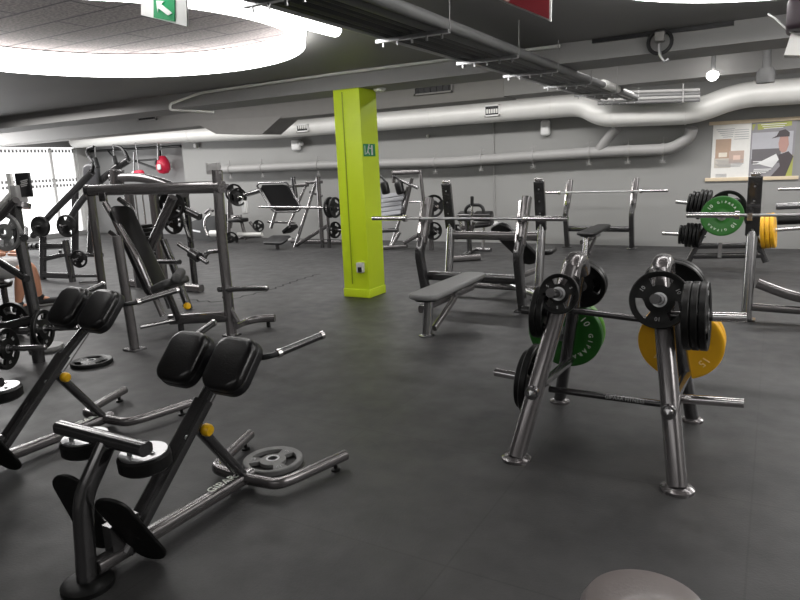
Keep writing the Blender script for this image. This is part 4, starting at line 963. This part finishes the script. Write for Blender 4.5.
YH = 10.4
hk = thing('hack_squat_machine', 'hack squat machine with a ribbed pale grey back pad right of the green column', 'exercise machine', (-6, YH, 0))
pA, pB = A(394, 194, YH+.25), A(390, 217, YH-.05); pn = (pA-pB).cross(Vector((1, 0, 0)))
if pn.y > 0: pn = -pn
bp = MB().pad((pA+pB)/2, (pA-pB).length, .52, .05, pA-pB, pn, .06, .015).build('pad_frame', BLK, hk)
d_ = (pA-pB)
for k in range(5): MB().pad(pB+d_*((k+.5)/5)+pn.normalized()*.035, d_.length/5*.93, .46, .03, d_, pn, .015, .01).build('pad_rib', PAL, bp)
for x in (385, 399.5):
    MB().pad(A(x, 188, YH), .24, .14, .12, (.25, 0, -1), (0, -1, 0), .05, .03).build('shoulder_pad', VIN, hk)
    T(hk, 'shoulder_handle', PL(YH-.02, (x+1, 184), (x-2, 178), (x-6, 176)), .022, BLK, fil=.08)
for a_, b_, m_, r in (((393, 173), (420, 172), GUN, .04), ((420, 170), (424, 205), GUN, .03), ((412, 178), (404, 215), GUN, .03), ((394, 172), (394, 183), GUN, .03), ((406, 201), (391, 246), CHR, .026), ((400, 180), (418, 188), CHRD, .03), ((408, 187), (404, 200), CHRD, .03), ((398, 230), (376, 231), GUND, .04), ((400, 232), (392, 246), CHR, .03), ((376, 248), (407, 246), GUN, .035), ((404, 243), (424, 232), GUN, .035), ((409, 202), (421, 202), CHR, .018), ((424, 205), (425, 240), GUN, .03)):
    T(hk, 'frame_tube', PL(YH+.05, a_, b_), r, m_, n=3)
for (x, y, k, lab) in ((433.5, 206, B20, 'black plate high on the hack squat machine behind the bench upright'), (433.5, 231, B15, 'black plate low on the hack squat machine behind the bench upright')):
    c_ = A(x, y, YH); plate(k, c_, (.75, -.6, 0), lab, None, 0, False); T(hk, 'plate_peg', [c_+Vector((-.2, .12, 0)), c_+Vector((.13, -.1, 0))], .022, CHR)
T(hk, 'peg_post', [A(430, 200, YH+.15), (A(430, 200, YH+.15).x, YH+.15, 0)], .04, GUN, n=3)

YS = 10.0
sm = thing('preacher_curl_seat', 'small seated machine with twin black pads and an arched handle by the back wall', 'exercise machine', (-4.3, YS, 0))
T(sm, 'arch_handle', PL(YS, (465, 214), (466, 208), (470, 205), (480, 205), (483, 208), (484, 214)), .028, BLK, fil=.08)
T(sm, 'stick', PL(YS-.03, (472, 206), (472, 219)), .02, CHR); T(sm, 'stick_grip', PL(YS-.03, (472, 196), (472, 206)), .03, BLK, round_ends=True)
MB().pad(A(465.5, 216, YS), .27, .2, .12, (1, 0, 0), (0, -.3, 1), .04, .03).build('arm_pad', GUND, sm)
MB().pad(A(483, 216, YS), .32, .2, .12, (1, 0, 0), (0, -.3, 1), .04, .03).build('arm_pad', VIN, sm)
MB().pad(A(484, 224, YS), .3, .25, .06, (1, 0, .1), (0, -.2, 1), .06, .02).build('seat_pad', VIN, sm)
for a_, b_, m_, r in (((460, 220), (463, 234), CHR, .03), ((466, 220), (468, 236), GUN, .03), ((474, 222), (470, 236), GUN, .03), ((484, 226), (483, 250), CHR, .022), ((468, 219), (470, 255), GUND, .04), ((462, 228), (478, 226), GUN, .035)):
    T(sm, 'frame_tube', PL(YS+.05, a_, b_), r, m_, n=3)
T(sm, 'base_beam', [G(451, 259, .05), G(480, 257, .05)], .05, GUN, n=3)
T(sm, 'base_rail', [G(463, 256, .05), G(475, 249, .05), G(491, 250, .05)], .035, CHRD, n=3)
plate(B12, A(457, 232, YS+.1), (1, -.4, 0), 'small black plate leaning on the little seated machine', None, 0, False)

YM = 10.9
lm = thing('seated_row_machine', 'low seated machine with a black shell and pale tubes by the back wall, left', 'exercise machine', (-10.8, YM, 0))
hull = PL(YM+.15, (190.5, 222), (200, 218), (218, 215), (222, 242), (196, 243), (192, 236)); MB().prism(hull, (0, .3, 0)).build('shell', BLK, lm)
MB().prism(PL(YM+.14, (192, 229.5), (200, 231), (200, 232.5), (192, 231)), (0, .01, 0)).build('shell_stripe', STEEL, lm)
T(lm, 'arc_handle', PL(YM, (208, 236), (204, 225), (206, 217), (211, 214)), .03, CHR, fil=.12)
T(lm, 'arc_handle', PL(YM, (231, 228), (232, 219), (236, 216), (241, 217)), .028, CHR, fil=.12)
T(lm, 'arm_tube', PL(YM, (241, 196.5), (262, 190)), .05, CHRD, seg=16)
T(lm, 'roller_tube', PL(YM, (211, 233.5), (222, 233.5)), .075, DUCT, seg=18)
T(lm, 'roller_tube', PL(YM, (238, 234.5), (262, 234.5)), .045, DUCT, seg=18)
MB().box(A(245, 207, YM), (.12, .1, .28), bev=.02).build('white_cover', WHT, lm)
MB().pad(A(238, 220, YM), .42, .3, .09, (1, 0, 0), (0, 0, 1), .06, .03).build('seat_pad', VIN, lm)
for a_, b_, r in (((227, 184), (232, 215), .03), ((222, 240), (262, 236), .03), ((240, 215), (246, 240), .035), ((226, 222), (224, 243), .035), ((250, 222), (256, 230), .03), ((205, 213), (210, 209), .03), ((210, 209), (213, 211), .03)):
    T(lm, 'frame_tube', PL(YM+.08, a_, b_), r, GUN, n=3)
for (x, y, k, ax, lab) in ((234, 193, B20, (1, -.5, 0), 'black plate stood high on the seated machine by the back wall'), (238, 197, B20, (1, -.5, 0), 'second plate just right of the highest one on the seated machine'), (231, 239, B15, (.5, -1, 0), 'black plate at floor level under the seated machine'), (258.5, 226, B12, (.3, -1, 0), 'small black plate at the right end of the seated machine')):
    plate(k, A(x, y, YM-.15), ax, lab, None, 0, False)
T(lm, 'high_peg', PL(YM-.15, (229, 193), (243, 198)), .022, CHR)
T(lm, 'high_post', [A(229, 193, YM-.1), A(229, 243, YM-.1)], .035, GUN, n=3)

# rail with brackets on the far left back wall and things hanging from it
YR = 12.15
wr = thing('wall_rail', 'black rail with triangular brackets across the far left back wall', 'rail', A(130, 150, YR))
T(wr, 'rail', PL(YR, (80, 152), (181, 146)), .035, BLK)
T(wr, 'bracket_arm', PL(YR-.4, (133, 161), (160, 159)), .022, BLK); T(wr, 'bracket_brace', PL(YR-.4, (135, 161), (160, 170)), .03, BLK); T(wr, 'bracket_post', [A(160, 150, YR), A(160, 172, YR-.05)], .03, BLK)
T(wr, 'bracket_arm', [A(107, 150, YR), A(116, 160, YR-.3)], .02, BLK)
T(wr, 'bracket_return', [A(160, 160, YR), A(160, 160, YR-.4)], .02, BLK)
for x, y0, y1 in ((134, 152, 172), (158, 140, 160)): T(wr, 'steel_hanger', PL(YR-.45, (x, y0), (x, y1)), .022, STEEL)
rb_ = thing('hanging_bag', 'red and white rounded bag hanging by the corner of the back wall', 'bag', A(163, 165, YR-.3))
c_ = A(163, 165, YR-.3)
MB().lathe([(.001, .24), (.08, .22), (.15, .12), (.18, 0), (.17, -.12), (.12, -.2), (.001, -.23)], c_, (0, 0, 1), 20).build('bag_body', REDM, rb_)
MB().pad(c_+Vector((.05, -.175, -.05)), .13, .14, .03, (1, 0, 0), (0, -1, 0), .04, .012).build('white_patch', WHT, rb_)
MB().pad(c_+Vector((-.08, -.15, .08)), .1, .14, .04, (1, -.5, 0), (-.5, -1, .3), .04, .015).build('dark_patch', GUND, rb_)
MB().cyl(c_+Vector((0, 0, .22)), c_+Vector((0, 0, .55)), .008).build('strap', STEEL, rb_)
c_ = A(139, 173, 11.3); r2_ = thing('red_glove', 'red and white padded glove shape behind the tower arm', 'glove', c_)
MB().pad(c_, .3, .16, .14, (1, 0, 0), (0, 0, 1), .07, .06).build('glove_body', REDM, r2_); MB().pad(c_+Vector((-.17, 0, -.01)), .13, .15, .12, (1, 0, 0), (0, 0, 1), .05, .05).build('cuff', WHT, r2_); MB().cyl(c_, (c_.x, c_.y, CZF), .008).build('strap', STEEL, r2_)

# ------------------------------------------------------------------ person at the left edge
def skin(nodes, edges, radii, name, m, parent, sub=2):
    me = bpy.data.meshes.new(name); me.from_pydata([tuple(n) for n in nodes], edges, []); o = bpy.data.objects.new(name, me); C.objects.link(o)
    md = o.modifiers.new('s', 'SKIN'); md.use_smooth_shade = True
    sv = me.skin_vertices[0].data
    for i, r in enumerate(radii): sv[i].radius = r if isinstance(r, tuple) else (r, r)
    sv[0].use_root = True
    o.modifiers.new('u', 'SUBSURF').levels = sub
    bpy.context.view_layer.update()
    nm = bpy.data.meshes.new_from_object(o.evaluated_get(bpy.context.evaluated_depsgraph_get())); bpy.data.objects.remove(o)
    mb = MB(); mb.add([v.co.copy() for v in nm.vertices], [tuple(p.vertices) for p in nm.polygons]); ob = mb.build(name, m, parent, 80); return ob
FW = Vector((.55, .835, 0)).normalized(); LW = Vector((-FW.y, FW.x, 0)); ZZ = Vector((0, 0, 1))
kn = Vector((-7.86, 4.60, .52)); an = kn+FW*.05+Vector((0, 0, -.42)); hp_ = kn-FW*.46-LW*.12+Vector((0, 0, .0))
k2 = hp_+FW*.40-LW*.26; a2_ = k2-FW*.10+Vector((0, 0, -.42))
pr_ = thing('person', 'person seated at the left edge in grey shorts and black shoes, bare calf showing', 'person', (hp_.x, hp_.y, 0))
ch = hp_-FW*.10+ZZ*.42; nk = hp_-FW*.10+ZZ*.56; hd = nk+FW*.02+ZZ*.14; sr = ch+LW*.19+ZZ*.06; sl_ = ch-LW*.19+ZZ*.06
er, el = sr+FW*.12+LW*.05-ZZ*.26, sl_+FW*.12-LW*.05-ZZ*.26; wr_, wl = er+FW*.24-LW*.04-ZZ*.04, el+FW*.24+LW*.04-ZZ*.04
hR, hL = hp_+FW*.03+LW*.09, hp_+FW*.03-LW*.10
body = skin([hp_, hp_-FW*.05+ZZ*.2, ch, nk, hd-Vector((0, 0, .06)), hR, kn, kn.lerp(an, .35), an, an+FW*.12-ZZ*.04, hL, k2, k2.lerp(a2_, .35), a2_, a2_+FW*.12-ZZ*.04, sr, er, wr_, sl_, el, wl],
     [(0, 1), (1, 2), (2, 3), (3, 4), (0, 5), (5, 6), (6, 7), (7, 8), (8, 9), (0, 10), (10, 11), (11, 12), (12, 13), (13, 14), (2, 15), (15, 16), (16, 17), (2, 18), (18, 19), (19, 20)],
     [.13, .12, .13, .055, .05, .085, .065, .076, .045, .035, .085, .065, .076, .038, .035, .055, .042, .028, .055, .042, .028], 'body', SKIN, pr_)
hm = MB().lathe([(.001, -.125), (.04, -.12), (.062, -.08), (.075, -.02), (.08, .04), (.07, .09), (.04, .12), (.001, .13)], hd+Vector((0, 0, .04)), (0, 0, 1), 24)
hm.pad(hd+FW*.08+ZZ*.02, .03, .025, .05, FW, (0, 0, 1), .01, .01)
for s_ in (-1, 1): hm.pad(hd+LW*.078*s_+ZZ*.02, .04, .015, .055, FW, (0, 0, 1), .007, .006)
hm.build('head', SKIN, pr_)
MB().lathe([(.001, .105), (.05, .10), (.08, .065), (.088, .01), (.08, -.03), (.074, -.03), (.001, .06)], hd-FW*.012+ZZ*.055, ZZ-FW*.15, 24).build('hair', HAIR, pr_)
fm = MB()
for s_ in (-1, 1): fm.cyl(hd+FW*.066+LW*.03*s_+ZZ*.045, hd+FW*.078+LW*.031*s_+ZZ*.045, .008, seg=8)
fm.pad(hd+FW*.066-ZZ*.045, .02, .045, .01, FW, (0, 0, 1), .008, .004); fm.build('eyes_and_mouth', DCLOTH, pr_)
for wv, d_ in ((wr_, (wr_-er).normalized()), (wl, (wl-el).normalized())):
    hn = MB(); pc = wv+d_*.06; hn.pad(pc, .10, .075, .03, d_, (0, 0, 1), .02, .012)
    sd = Vector((0, 0, 1)).cross(d_).normalized()
    for q, ln in ((-.028, .055), (-.01, .07), (.01, .065), (.028, .05)): b0 = pc+d_*.045+sd*q; hn.tube([b0, b0+d_*ln*.5+Vector((0, 0, -.006)), b0+d_*ln+Vector((0, 0, -.03))], .0085, seg=8, fil=.015, round_ends=True)
    b0 = pc-d_*.02+sd*.035; hn.tube([b0, b0+sd*.025+d_*.03, b0+sd*.03+d_*.06+Vector((0, 0, -.01))], .010, seg=8, fil=.015, round_ends=True); hn.build('hand', SKIN, pr_)
skin([hp_, hR, hR.lerp(kn, .95), hL, hL.lerp(k2, .95)], [(0, 1), (1, 2), (0, 3), (3, 4)], [.15, .125, .12, .125, .115], 'shorts', SHORT, pr_)
skin([hp_+ZZ*.04, hp_-FW*.05+ZZ*.2, ch, nk-Vector((0, 0, .05)), sr, sr.lerp(er, .6), sl_, sl_.lerp(el, .6)], [(0, 1), (1, 2), (2, 3), (2, 4), (4, 5), (2, 6), (6, 7)], [.15, .14, .15, .075, .075, .06, .075, .06], 'shirt', DCLOTH, pr_)
for a_ in (an, a2_):
    sh = MB().pad(Vector((a_.x, a_.y, .05))+FW*.075, .29, .10, .085, FW, (0, 0, 1), .045, .035).pad(Vector((a_.x, a_.y, .10)), .12, .09, .09, FW, (0, 0, 1), .04, .03)
    so = sh.build('shoe', DCLOTH, pr_); MB().pad(Vector((a_.x, a_.y, .014))+FW*.075, .30, .105, .026, FW, (0, 0, 1), .045, .01).build('sole', PIPEM, so)
bn = thing('low_bench', 'low black bench under the seated person at the left edge', 'bench', (hp_.x, hp_.y, 0))
bc = hp_-FW*.14; MB().pad((bc.x, bc.y, .335), .8, .32, .06, FW, (0, 0, 1), .08, .025).build('bench_pad', VIN, bn)
for d in (-.3, .3): q_ = bc+FW*d; T(bn, 'leg', [(q_.x, q_.y, .31), (q_.x, q_.y, 0)], .035, GUND)
